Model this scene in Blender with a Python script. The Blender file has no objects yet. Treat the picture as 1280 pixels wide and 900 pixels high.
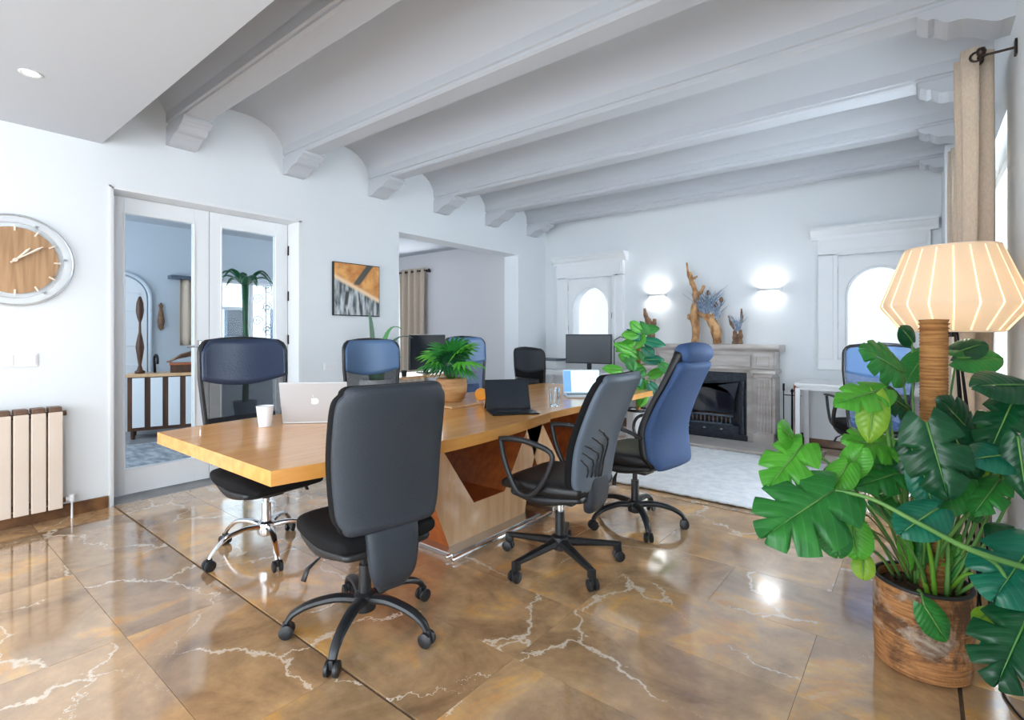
import bpy, bmesh, math, random
from mathutils import Vector, Matrix
PI = math.pi
R = math.radians
random.seed(7)
sc = bpy.context.scene
C = sc.collection

# ---------------------------------------------------------------- camera
TH = math.atan2(509, 636)
cam_d = bpy.data.cameras.new('camera'); cam = bpy.data.objects.new('camera', cam_d); C.objects.link(cam)
cam.location = (0, 0, 1.25); cam.rotation_euler = (PI/2, 0, TH)
cam_d.sensor_width = 36; cam_d.lens = 18.0; cam_d.shift_y = -32/1280.0; cam_d.clip_start = 0.05
sc.camera = cam

# ---------------------------------------------------------------- world, light, exposure
w = bpy.data.worlds.new('daylight'); sc.world = w; w.use_nodes = True
bg = w.node_tree.nodes['Background']; bg.inputs[0].default_value = (0.80, 0.91, 1.0, 1); bg.inputs[1].default_value = 2.2
sc.view_settings.view_transform = 'Standard'; sc.view_settings.look = 'None'; sc.view_settings.gamma = 1
sc.view_settings.use_curve_mapping = False
sc.view_settings.exposure = 0.50

def area(name, loc, rot, sx, sy, power, col=(1, 1, 1), spread=180):
    d = bpy.data.lights.new(name, 'AREA'); d.shape = 'RECTANGLE'; d.size = sx; d.size_y = sy
    d.energy = power; d.color = col; d.spread = R(spread)
    o = bpy.data.objects.new(name, d); o.location = loc; o.rotation_euler = rot; C.objects.link(o); return o
# daylight through the curtained and alcove windows; the other three are added, unseen fills
area('window_daylight', (0.52, 4.45, 1.45), (0, R(90), 0), 2.0, 1.6, 95, (0.84, 0.92, 1.0))
area('rear_fill', (-2.2, -3.35, 1.35), (R(90), 0, 0), 4.2, 2.3, 105, (0.88, 0.94, 1.0))  # fill light at made-up windows behind the camera
area('side_fill', (0.44, -1.6, 1.35), (0, R(90), 0), 2.1, 2.2, 55, (0.86, 0.93, 1.0))  # fill light at an unseen opening added to the right wall
area('hall_fill', (-6.4, 0.15, 1.7), (R(90), 0, 0), 2.4, 1.8, 48, (0.78, 0.89, 1.0))  # added lamp that brightens the hall; no window stands here
area('hall_window_daylight', (-7.0, 6.1, 1.6), (R(-90), 0, 0), 1.2, 1.6, 22, (0.9, 0.94, 1.0))

# ---------------------------------------------------------------- helpers
def lin(c):
    return tuple((x/12.92 if x <= .04045 else ((x+.055)/1.055)**2.4) for x in c)
def rgb(r, g, b):
    return lin((r/255., g/255., b/255.)) + (1,)

def mat(name, col, rough=.5, metal=0., spec=.5, noise=None, bump=0., bscale=40., emit=None, estr=0., trans=0., alpha=1., coat=0., sheen=0.):
    m = bpy.data.materials.new(name); m.use_nodes = True
    n = m.node_tree.nodes; l = m.node_tree.links; b = n['Principled BSDF']
    b.inputs['Base Color'].default_value = col; b.inputs['Roughness'].default_value = rough
    b.inputs['Metallic'].default_value = metal; b.inputs['Specular IOR Level'].default_value = spec
    b.inputs['Transmission Weight'].default_value = trans; b.inputs['Alpha'].default_value = alpha
    b.inputs['Coat Weight'].default_value = coat; b.inputs['Sheen Weight'].default_value = sheen
    if emit: b.inputs['Emission Color'].default_value = emit; b.inputs['Emission Strength'].default_value = estr
    tc = n.new('ShaderNodeTexCoord')
    if noise:      # (scale xyz, amount, second colour)
        mp = n.new('ShaderNodeMapping'); mp.inputs['Scale'].default_value = noise[0]
        nt = n.new('ShaderNodeTexNoise'); nt.inputs['Scale'].default_value = 1; nt.inputs['Detail'].default_value = 5
        mx = n.new('ShaderNodeMix'); mx.data_type = 'RGBA'
        mx.inputs[6].default_value = col; mx.inputs[7].default_value = noise[1]
        rp = n.new('ShaderNodeValToRGB'); rp.color_ramp.elements[0].position = .38; rp.color_ramp.elements[1].position = .64
        l.new(tc.outputs['Object'], mp.inputs[0]); l.new(mp.outputs[0], nt.inputs['Vector'])
        l.new(nt.outputs['Fac'], rp.inputs[0]); l.new(rp.outputs[0], mx.inputs[0]); l.new(mx.outputs[2], b.inputs['Base Color'])
    if bump:
        bt = n.new('ShaderNodeTexNoise'); bt.inputs['Scale'].default_value = bscale; bt.inputs['Detail'].default_value = 4
        bp = n.new('ShaderNodeBump'); bp.inputs['Strength'].default_value = bump; bp.inputs['Distance'].default_value = .01
        l.new(tc.outputs['Object'], bt.inputs['Vector']); l.new(bt.outputs['Fac'], bp.inputs['Height']); l.new(bp.outputs[0], b.inputs['Normal'])
    return m

def mesh_fabric(name, col, opacity=.72):
    m = mat(name, col, .7)
    n = m.node_tree.nodes; l = m.node_tree.links
    tc = n.new('ShaderNodeTexCoord'); wv = n.new('ShaderNodeTexVoronoi'); wv.inputs['Scale'].default_value = 900
    rp = n.new('ShaderNodeMath'); rp.operation = 'LESS_THAN'; rp.inputs[1].default_value = opacity*.62
    mt = n.new('ShaderNodeMath'); mt.operation = 'MULTIPLY_ADD'; mt.inputs[1].default_value = .55; mt.inputs[2].default_value = .45
    l.new(tc.outputs['Object'], wv.inputs['Vector']); l.new(wv.outputs['Distance'], rp.inputs[0]); l.new(rp.outputs[0], mt.inputs[0])
    l.new(mt.outputs[0], n['Principled BSDF'].inputs['Alpha'])
    return m

def leaf_mat(name, a, b2, rough=.35):
    m = mat(name, a, rough, spec=.5, noise=((9, 9, 9), b2))
    b = m.node_tree.nodes['Principled BSDF']
    b.inputs['Subsurface Weight'].default_value = 0.0
    n = m.node_tree.nodes; l = m.node_tree.links
    at = n.new('ShaderNodeAttribute'); at.attribute_name = 'vein'
    mm = n.new('ShaderNodeMath'); mm.operation = 'MULTIPLY'; mm.inputs[1].default_value = 7.5; l.new(at.outputs['Fac'], mm.inputs[0])
    pp_ = n.new('ShaderNodeMath'); pp_.operation = 'PINGPONG'; pp_.inputs[1].default_value = .5; l.new(mm.outputs[0], pp_.inputs[0])
    vr = n.new('ShaderNodeMapRange'); vr.inputs[1].default_value = .0; vr.inputs[2].default_value = .09; vr.inputs[3].default_value = .22; vr.inputs[4].default_value = 0
    l.new(pp_.outputs[0], vr.inputs[0])
    src = b.inputs['Base Color'].links[0].from_socket
    mv = n.new('ShaderNodeMix'); mv.data_type = 'RGBA'; mv.inputs[7].default_value = tuple(min(1, x*2.2+.03) for x in b2[:3])+(1,)
    l.new(vr.outputs[0], mv.inputs[0]); l.new(src, mv.inputs[6]); l.new(mv.outputs[2], b.inputs['Base Color'])
    bpn = n.new('ShaderNodeBump'); bpn.inputs['Strength'].default_value = .5; bpn.inputs['Distance'].default_value = .004
    l.new(pp_.outputs[0], bpn.inputs['Height']); l.new(bpn.outputs[0], b.inputs['Normal'])
    tr = n.new('ShaderNodeBsdfTranslucent'); tr.inputs[0].default_value = tuple(min(1, x*1.6) for x in a[:3]) + (1,)
    ms = n.new('ShaderNodeMixShader'); ms.inputs[0].default_value = .28
    out = n['Material Output']
    l.new(b.outputs[0], ms.inputs[1]); l.new(tr.outputs[0], ms.inputs[2]); l.new(ms.outputs[0], out.inputs[0])
    return m

def marble(name, offset_random=True):
    m = bpy.data.materials.new(name); m.use_nodes = True
    n = m.node_tree.nodes; l = m.node_tree.links; b = n['Principled BSDF']
    geo = n.new('ShaderNodeNewGeometry'); oi = n.new('ShaderNodeObjectInfo')
    mul = n.new('ShaderNodeVectorMath'); mul.operation = 'MULTIPLY_ADD'
    cmb = n.new('ShaderNodeCombineXYZ'); l.new(oi.outputs['Random'], cmb.inputs[0]); l.new(oi.outputs['Random'], cmb.inputs[1])
    l.new(oi.outputs['Random'], cmb.inputs[2])
    mul.inputs[1].default_value = (37, 19, 11)
    l.new(cmb.outputs[0], mul.inputs[0]); l.new(geo.outputs['Position'], mul.inputs[2])
    # cloudy body colour
    n1 = n.new('ShaderNodeTexNoise'); n1.inputs['Scale'].default_value = 1.9; n1.inputs['Detail'].default_value = 7; n1.inputs['Roughness'].default_value = .62; n1.inputs['Distortion'].default_value = 1.2
    l.new(mul.outputs[0], n1.inputs['Vector'])
    cr = n.new('ShaderNodeValToRGB'); e = cr.color_ramp.elements
    e[0].position = .28; e[0].color = rgb(136, 108, 82); e[1].position = .74; e[1].color = rgb(222, 192, 152)
    x = e.new(.42); x.color = rgb(172, 138, 102); x = e.new(.55); x.color = rgb(194, 158, 116); x = e.new(.64); x.color = rgb(222, 168, 98)
    l.new(n1.outputs['Fac'], cr.inputs[0])
    n2 = n.new('ShaderNodeTexNoise'); n2.inputs['Scale'].default_value = 7; n2.inputs['Detail'].default_value = 8; n2.inputs['Roughness'].default_value = .7
    l.new(mul.outputs[0], n2.inputs['Vector'])
    mxa = n.new('ShaderNodeMix'); mxa.data_type = 'RGBA'; mxa.blend_type = 'OVERLAY'; mxa.inputs[0].default_value = .6
    l.new(cr.outputs[0], mxa.inputs[6]); l.new(n2.outputs['Fac'], mxa.inputs[7])
    # per-tile tone
    hs = n.new('ShaderNodeHueSaturation'); mr = n.new('ShaderNodeMapRange'); mr.inputs[3].default_value = .86; mr.inputs[4].default_value = 1.28
    l.new(oi.outputs['Random'], mr.inputs[0]); l.new(mr.outputs[0], hs.inputs['Value']); l.new(mxa.outputs[2], hs.inputs['Color'])
    # white veins: edges of a distorted voronoi
    nd = n.new('ShaderNodeTexNoise'); nd.inputs['Scale'].default_value = 3.2; nd.inputs['Detail'].default_value = 6; nd.inputs['Roughness'].default_value = .65
    l.new(mul.outputs[0], nd.inputs['Vector'])
    md = n.new('ShaderNodeVectorMath'); md.operation = 'MULTIPLY_ADD'; md.inputs[1].default_value = (.34, .34, .34)
    l.new(nd.outputs['Color'], md.inputs[0]); l.new(mul.outputs[0], md.inputs[2])
    vo = n.new('ShaderNodeTexVoronoi'); vo.feature = 'DISTANCE_TO_EDGE'; vo.inputs['Scale'].default_value = 1.25
    l.new(md.outputs[0], vo.inputs['Vector'])
    nm = n.new('ShaderNodeTexNoise'); nm.inputs['Scale'].default_value = 2.6; nm.inputs['Detail'].default_value = 4
    l.new(mul.outputs[0], nm.inputs['Vector'])
    th = n.new('ShaderNodeMapRange'); th.inputs[1].default_value = .41; th.inputs[2].default_value = .68; th.inputs[3].default_value = .0005; th.inputs[4].default_value = .012
    l.new(nm.outputs['Fac'], th.inputs[0])
    dv = n.new('ShaderNodeMath'); dv.operation = 'DIVIDE'; l.new(vo.outputs['Distance'], dv.inputs[0]); l.new(th.outputs[0], dv.inputs[1])
    vm = n.new('ShaderNodeMapRange'); vm.inputs[1].default_value = .6; vm.inputs[2].default_value = 1.5; vm.inputs[3].default_value = .85; vm.inputs[4].default_value = 0
    l.new(dv.outputs[0], vm.inputs[0])
    mx = n.new('ShaderNodeMix'); mx.data_type = 'RGBA'; mx.inputs[7].default_value = rgb(238, 222, 200)
    l.new(vm.outputs[0], mx.inputs[0]); l.new(hs.outputs[0], mx.inputs[6]); l.new(mx.outputs[2], b.inputs['Base Color'])
    b.inputs['Roughness'].default_value = .12; b.inputs['IOR'].default_value = 1.75; b.inputs['Specular IOR Level'].default_value = .6
    b.inputs['Coat Weight'].default_value = 1.0; b.inputs['Coat Roughness'].default_value = .07
    return m

M = {}
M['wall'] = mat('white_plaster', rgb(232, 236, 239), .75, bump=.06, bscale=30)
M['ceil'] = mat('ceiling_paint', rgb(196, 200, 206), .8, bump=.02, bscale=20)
M['white'] = mat('white_paint', rgb(236, 238, 240), .45)
M['marble'] = marble('polished_brown_marble')
M['grout'] = mat('grout', rgb(112, 92, 74), .8, noise=((30, 30, 30), rgb(90, 76, 62)))
M['skirt'] = mat('brown_marble_skirting', rgb(92, 62, 42), .3, noise=((9, 9, 9), rgb(130, 92, 60)))
M['glass'] = mat('clear_glass', (.92, .97, 1, 1), .02, trans=1.0, spec=.5)
M['door_glass'] = mat('door_glass', (.90, .95, .98, 1), .0, trans=1.0)
M['door_glass'].node_tree.nodes['Principled BSDF'].inputs['IOR'].default_value = 1.12
M['frost'] = mat('frosted_glowing_glass', (.25, .28, .3, 1), .5, emit=(.86, .94, 1, 1), estr=.66)  # outside daylight put into the pane as its own glow
M['oak'] = mat('honey_oak', rgb(232, 170, 94), .25, noise=((3, 26, 26), rgb(220, 152, 76)), coat=.3)
M['oak'].node_tree.nodes['Mapping'].inputs['Scale'].default_value = (26, 2.2, 26)
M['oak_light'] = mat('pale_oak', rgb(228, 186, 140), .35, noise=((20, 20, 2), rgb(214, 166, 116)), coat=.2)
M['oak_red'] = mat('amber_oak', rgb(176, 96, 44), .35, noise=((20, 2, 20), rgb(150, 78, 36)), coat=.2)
M['blk'] = mat('black_nylon', rgb(30, 32, 35), .38, noise=((60, 60, 60), rgb(38, 40, 43)))
M['blkfab'] = mat('black_fabric', rgb(15, 15, 17), .85, spec=.3, bump=.3, bscale=500)
M['charcoal'] = mat('charcoal_fabric', rgb(44, 50, 58), .5, noise=((200, 200, 200), rgb(50, 57, 66)), bump=.2, bscale=400)
M['slate'] = mat('slate_plastic', rgb(92, 104, 118), .42, bump=.15, bscale=300)
M['navy'] = mat('blue_fabric', rgb(56, 84, 130), .62, noise=((150, 150, 150), rgb(63, 93, 140)), bump=.2, bscale=400)
M['leather'] = mat('black_leather', rgb(18, 19, 22), .4, bump=.2, bscale=90)
M['nleather'] = mat('dark_blue_leatherette', rgb(48, 62, 88), .35, bump=.15, bscale=90)
M['bleather'] = mat('mid_blue_leatherette', rgb(86, 118, 160), .4, bump=.15, bscale=90)
M['mesh'] = mesh_fabric('black_mesh', rgb(30, 34, 42), .85)
M['bmesh'] = mesh_fabric('blue_mesh', rgb(66, 94, 138), .9)
M['chrome'] = mat('chrome', (.8, .81, .83, 1), .12, 1.0)
M['steel'] = mat('brushed_steel', (.62, .64, .67, 1), .3, 1.0)
M['alu'] = mat('silver_aluminium', (.58, .60, .63, 1), .42, .35)
M['screen'] = mat('dark_screen', rgb(38, 44, 52), .12)
M['bezel'] = mat('black_bezel', rgb(18, 19, 21), .3)
M['key'] = mat('dark_key', rgb(44, 50, 60), .5)
M['beige'] = mat('beige_enamel', rgb(222, 204, 188), .4, noise=((4, 4, 4), rgb(226, 210, 196)))
M['brownenamel'] = mat('brown_metal', rgb(120, 92, 74), .45, noise=((20, 20, 20), rgb(98, 74, 60)))
M['cork'] = mat('clock_wood', rgb(188, 150, 112), .6, noise=((3, 40, 3), rgb(164, 126, 90)))
M['acrylic'] = mat('clear_acrylic', (.93, .96, .98, 1), .08, alpha=.45)
M['cream'] = mat('cream_metal', rgb(240, 226, 208), .4)
M['curtain'] = mat('sand_linen', rgb(212, 194, 174), .9, bump=.25, bscale=350, noise=((160, 160, 60), rgb(202, 183, 163)))
M['bronze'] = mat('dark_bronze', rgb(58, 48, 42), .35, .7)
M['black_iron'] = mat('black_iron', rgb(22, 24, 28), .4, .4)
M['castiron'] = mat('blackened_cast_iron', rgb(42, 48, 58), .42, .3, noise=((30, 30, 30), rgb(56, 64, 76)))
M['fireglass'] = mat('stove_glass', rgb(24, 32, 44), .06)
M['greystone'] = mat('grey_beige_marble', rgb(186, 176, 170), .32, noise=((3, 3, 16), rgb(206, 200, 196)))
M['rug'] = mat('pale_wool', rgb(242, 243, 245), .98, noise=((14, 14, 14), rgb(226, 229, 234)), bump=1.0, bscale=120)
M['rug2'] = mat('grey_pattern_wool', rgb(120, 124, 130), .98, noise=((6, 14, 6), rgb(168, 172, 178)))
M['white_desk'] = mat('white_laminate', rgb(238, 239, 241), .35)
M['ceramic'] = mat('white_ceramic', rgb(240, 240, 242), .25)
M['wicker'] = mat('jute_cord', rgb(190, 136, 78), .85, noise=((8, 8, 160), rgb(146, 94, 48)), bump=.5, bscale=120)
M['bark'] = mat('rustic_palm_bark', rgb(178, 116, 62), .8, noise=((5, 5, 90), rgb(126, 82, 48)), bump=.6, bscale=60)
def bark():
    m = mat('rustic_palm_bark', rgb(196, 138, 84), .75, noise=((9, 9, 120), rgb(150, 98, 56)), bump=.7, bscale=70)
    n = m.node_tree.nodes; l = m.node_tree.links; b = n['Principled BSDF']; src = b.inputs['Base Color'].links[0].from_socket
    tc = n.new('ShaderNodeTexCoord')
    for sc_, pos, col, seed in (((5, 5, 4), (.52, .60), rgb(84, 56, 38), 0), ((4, 4, 6), (.50, .62), rgb(192, 176, 158), 9)):
        mp = n.new('ShaderNodeMapping'); mp.inputs['Scale'].default_value = sc_; mp.inputs['Location'].default_value = (seed, 2, seed)
        nt = n.new('ShaderNodeTexNoise'); nt.inputs['Scale'].default_value = 1; nt.inputs['Detail'].default_value = 8; nt.inputs['Roughness'].default_value = .65; nt.inputs['Distortion'].default_value = .8
        rp = n.new('ShaderNodeMapRange'); rp.inputs[1].default_value = pos[0]; rp.inputs[2].default_value = pos[1]; rp.inputs[4].default_value = .85
        mx = n.new('ShaderNodeMix'); mx.data_type = 'RGBA'; mx.inputs[7].default_value = col
        l.new(tc.outputs['Object'], mp.inputs[0]); l.new(mp.outputs[0], nt.inputs['Vector']); l.new(nt.outputs['Fac'], rp.inputs[0]); l.new(rp.outputs[0], mx.inputs[0]); l.new(src, mx.inputs[6]); src = mx.outputs[2]
    l.new(src, b.inputs['Base Color']); return m
M['bark'] = bark()
M['soil'] = mat('potting_soil', rgb(60, 42, 32), .95, noise=((60, 60, 60), rgb(96, 66, 46)), bump=1, bscale=80)
M['rim'] = mat('black_pot_rim', rgb(38, 38, 38), .5)
M['drift'] = mat('driftwood', rgb(222, 174, 122), .7, noise=((18, 18, 10), rgb(150, 102, 62)), bump=.5, bscale=30)
M['driftdark'] = mat('dark_driftwood', rgb(112, 84, 66), .8, noise=((20, 20, 20), rgb(150, 116, 90)), bump=.5, bscale=40)
M['airplant'] = mat('silver_blue_leaf', rgb(170, 186, 204), .7, noise=((30, 30, 30), rgb(120, 140, 170)))
M['orange'] = mat('orange_plastic', rgb(236, 150, 40), .4)
M['basket'] = mat('turned_wood', rgb(206, 158, 106), .55, noise=((6, 6, 40), rgb(176, 124, 74)))
M['g_bright'] = leaf_mat('leaf_bright', rgb(74, 160, 44), rgb(98, 182, 58))
M['g_mid'] = leaf_mat('leaf_mid', rgb(38, 116, 50), rgb(58, 142, 58))
M['g_dark'] = leaf_mat('leaf_dark', rgb(16, 72, 42), rgb(26, 92, 50), .3)
M['g_teal'] = leaf_mat('leaf_teal', rgb(24, 108, 84), rgb(34, 124, 92), .25)
M['g_yel'] = leaf_mat('leaf_yellow_green', rgb(140, 178, 50), rgb(98, 160, 50))
M['stem'] = mat('green_stem', rgb(84, 138, 66), .5, noise=((6, 6, 6), rgb(110, 156, 78)))
M['stemtan'] = mat('tan_stem', rgb(120, 110, 72), .6)
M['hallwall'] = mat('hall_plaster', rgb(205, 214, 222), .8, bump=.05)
M['wallpink'] = mat('alcove_plaster', rgb(226, 222, 222), .8, bump=.05)
M['dwood'] = mat('dark_wood', rgb(94, 58, 34), .5, noise=((20, 20, 3), rgb(70, 42, 24)))
M['greyfloor'] = mat('grey_stone', rgb(128, 128, 130), .35, noise=((4, 4, 4), rgb(152, 152, 152)))
M['facade'] = mat('white_facade', rgb(238, 240, 238), .8)  # plain white wall colour of the neighbouring house

def shade():
    m = mat('lamp_linen', rgb(240, 228, 212), .85, bump=.2, bscale=300)
    n = m.node_tree.nodes; l = m.node_tree.links; b = n['Principled BSDF']
    tr = n.new('ShaderNodeBsdfTranslucent'); tr.inputs[0].default_value = rgb(246, 234, 216)
    ms = n.new('ShaderNodeMixShader'); ms.inputs[0].default_value = .5
    l.new(b.outputs[0], ms.inputs[1]); l.new(tr.outputs[0], ms.inputs[2]); l.new(ms.outputs[0], n['Material Output'].inputs[0])
    return m
M['shade'] = shade()
M['shade_rib'] = mat('glowing_slit', rgb(255, 236, 205), .8, emit=rgb(255, 226, 184), estr=.75)
M['lampglow'] = mat('lamp_filament', (1, .9, .7, 1), .5, emit=(1, .85, .62, 1), estr=18)
M['spotglow'] = mat('downlight_glow', (1, .9, .75, 1), .5, emit=(1, .86, .66, 1), estr=30)
M['sconceglow'] = mat('sconce_glow', (1, 1, 1, 1), .5, emit=(1, .98, .95, 1), estr=3)
M['litscreen'] = mat('lit_screen', (.8, .95, 1, 1), .2, emit=rgb(200, 236, 250), estr=.6)
M['bluescreen'] = mat('lit_screen_blue', (.2, .4, .8, 1), .2, emit=rgb(92, 142, 196), estr=.55)

# ---- geometry builders
def B(): return bmesh.new()
def box(bm, x0, x1, y0, y1, z0, z1, bev=0., mi=0):
    v = [bm.verts.new((x, y, z)) for x in (x0, x1) for y in (y0, y1) for z in (z0, z1)]
    F = [(0, 1, 3, 2), (4, 6, 7, 5), (0, 4, 5, 1), (2, 3, 7, 6), (0, 2, 6, 4), (1, 5, 7, 3)]
    fs = [bm.faces.new([v[i] for i in f]) for f in F]
    for f in fs: f.material_index = mi
    if bev:
        es = list({e for f in fs for e in f.edges})
        bmesh.ops.bevel(bm, geom=es, offset=bev, segments=2, profile=.6, affect='EDGES', clamp_overlap=True)
    return bm
def frame_of(d):
    d = d.normalized(); up = Vector((0, 0, 1)) if abs(d.z) < .95 else Vector((1, 0, 0))
    a = d.cross(up).normalized(); return a, a.cross(d).normalized()
def tube(bm, pts, r, n=8, closed=False, flat=1.0, up=None):
    pts = [Vector(p) for p in pts]; N = len(pts)
    rr = r if isinstance(r, (list, tuple)) else [r]*N
    rings = []
    a = None
    for i, p in enumerate(pts):
        if closed: d = pts[(i+1) % N]-pts[i-1]
        else: d = pts[min(i+1, N-1)]-pts[max(i-1, 0)]
        d.normalize()
        if up is not None:
            a = d.cross(Vector(up)); a = a.normalized() if a.length > 1e-4 else frame_of(d)[0]
        elif a is None: a = frame_of(d)[0]
        else:
            a = a-d*a.dot(d); a = a.normalized() if a.length > 1e-5 else frame_of(d)[0]
        b = a.cross(d)
        rings.append([bm.verts.new(p+a*math.cos(t)*rr[i]+b*math.sin(t)*rr[i]*flat) for t in [2*PI*k/n for k in range(n)]])
    M_ = N if closed else N-1
    for i in range(M_):
        A, Bq = rings[i], rings[(i+1) % N]
        for k in range(n): bm.faces.new((A[k], A[(k+1) % n], Bq[(k+1) % n], Bq[k]))
    if not closed:
        bm.faces.new(rings[0][::-1]); bm.faces.new(rings[-1])
    return bm
def cyl(bm, p0, p1, r0, r1=None, n=16): return tube(bm, [p0, p1], [r0, r0 if r1 is None else r1], n)
def lathe(bm, prof, n=32, c=(0, 0, 0), caps=True, sx=1, sy=1):
    rings = []
    for r, z in prof:
        rings.append([bm.verts.new((c[0]+r*sx*math.cos(2*PI*k/n), c[1]+r*sy*math.sin(2*PI*k/n), c[2]+z)) for k in range(n)])
    for A, Bq in zip(rings, rings[1:]):
        for k in range(n): bm.faces.new((A[k], A[(k+1) % n], Bq[(k+1) % n], Bq[k]))
    if caps:
        if prof[0][0] > 1e-4: bm.faces.new(rings[0][::-1])
        if prof[-1][0] > 1e-4: bm.faces.new(rings[-1])
    bmesh.ops.remove_doubles(bm, verts=bm.verts, dist=1e-5)
    return bm
def prism(bm, poly, axis, a, b, mi_end=0, mi_side=0):
    def P(u, v, t):
        return (t, u, v) if axis == 'x' else ((u, t, v) if axis == 'y' else (u, v, t))
    A = [bm.verts.new(P(u, v, a)) for u, v in poly]; Q = [bm.verts.new(P(u, v, b)) for u, v in poly]
    n = len(poly)
    f1 = bm.faces.new(A[::-1]); f2 = bm.faces.new(Q); f1.material_index = f2.material_index = mi_end
    for k in range(n):
        f = bm.faces.new((A[k], A[(k+1) % n], Q[(k+1) % n], Q[k])); f.material_index = mi_side
    bmesh.ops.triangulate(bm, faces=[f1, f2], ngon_method='EAR_CLIP'); bmesh.ops.recalc_face_normals(bm, faces=bm.faces)
    return bm
def catmull(P, m=4):
    out = []
    n = len(P)
    for i in range(n-1):
        p0 = P[max(i-1, 0)]; p1 = P[i]; p2 = P[i+1]; p3 = P[min(i+2, n-1)]
        for j in range(m):
            t = j/m
            out.append(tuple(.5*((2*b)+(-a+c)*t+(2*a-5*b+4*c-d)*t*t+(-a+3*b-3*c+d)*t**3) for a, b, c, d in zip(p0, p1, p2, p3)))
    out.append(tuple(P[-1])); return out
def sp(x, e): return math.copysign(abs(x)**e, x)
def pad(bm, st, axis='z', n=32, ew=.5, et=.7, m=4, rnd=.03):
    """soft cushion: stations (along, depth centre, half width, half thickness, bow)"""
    S = catmull(st, m)
    def end(s0, d, k):
        a = k*PI/2/4
        return (s0[0]+d*rnd*math.sin(a), s0[1], s0[2]-rnd*1.2*(1-math.cos(a)), s0[3]*(.25+.75*math.cos(a)), s0[4])
    S = [end(S[0], -1, k) for k in (4, 3, 2, 1)]+S+[end(S[-1], 1, k) for k in (1, 2, 3, 4)]
    rings = []
    for (al, dc, hw, ht, bow) in S:
        ring = []
        for k in range(n):
            t = 2*PI*k/n; y = hw*sp(math.cos(t), ew); d = dc+ht*sp(math.sin(t), et)+bow*(y/.25)**2
            ring.append(bm.verts.new((d, y, al) if axis == 'z' else (al, y, d)))
        rings.append(ring)
    for A, Q in zip(rings, rings[1:]):
        for k in range(n): bm.faces.new((A[k], A[(k+1) % n], Q[(k+1) % n], Q[k]))
    bm.faces.new(rings[0][::-1]); bm.faces.new(rings[-1])
    bmesh.ops.recalc_face_normals(bm, faces=bm.faces)
    return bm
def sheet(bm, f, nu, nv):
    g = [[bm.verts.new(f(i/nu, j/nv)) for j in range(nv+1)] for i in range(nu+1)]
    for i in range(nu):
        for j in range(nv): bm.faces.new((g[i][j], g[i+1][j], g[i+1][j+1], g[i][j+1]))
    return bm

def obj(name, bm, m, parent=None, smooth=False, kind=None, label=None, loc=None, sub=0, solid=0):
    me = bpy.data.meshes.new(name)
    bmesh.ops.recalc_face_normals(bm, faces=bm.faces) if not solid else None
    bm.to_mesh(me); bm.free()
    for x in (m if isinstance(m, (list, tuple)) else [m]): me.materials.append(x)
    if smooth:
        me.polygons.foreach_set('use_smooth', [True]*len(me.polygons))
        if smooth == 'auto':
            me.set_sharp_from_angle(angle=R(38))
    o = bpy.data.objects.new(name, me); C.objects.link(o)
    if parent: o.parent = parent
    if loc: o.location = loc
    if kind: o['kind'] = kind
    if label: o['label'] = label
    if sub:
        s = o.modifiers.new('sub', 'SUBSURF'); s.levels = s.render_levels = sub
    if solid:
        s = o.modifiers.new('solid', 'SOLIDIFY'); s.thickness = solid; s.offset = 0
    return o
def thing(name, label, cat, loc=(0, 0, 0), rz=0, group=None):
    o = bpy.data.objects.new(name, None); C.objects.link(o); o.empty_display_size = .1
    o.location = loc; o.rotation_euler = (0, 0, rz); o['label'] = label; o['category'] = cat
    if group: o['group'] = group
    return o
def tag(o, label, cat, group=None):
    o['label'] = label; o['category'] = cat
    if group: o['group'] = group
    return o
def dup_part(o, parent, rz=None, loc=None):
    c = o.copy(); C.objects.link(c); c.parent = parent
    if rz is not None: c.rotation_euler = (0, 0, rz)
    if loc is not None: c.location = loc
    for ch in o.children:
        d = ch.copy(); C.objects.link(d); d.parent = c
    return c
def from_view(px, py, z):
    """a measured point of the room: image position and distance in front of the camera station"""
    a = (px-640)/640.; s, c = math.sin(TH), math.cos(TH)
    return Vector(((-s+c*a)*z, (c+s*a)*z, 1.25-(py-418)/640.*z))

# ================================================================= STRUCTURE
XL, XR, YB, YR = -4.6, .34, 6.6, -3.2
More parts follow.
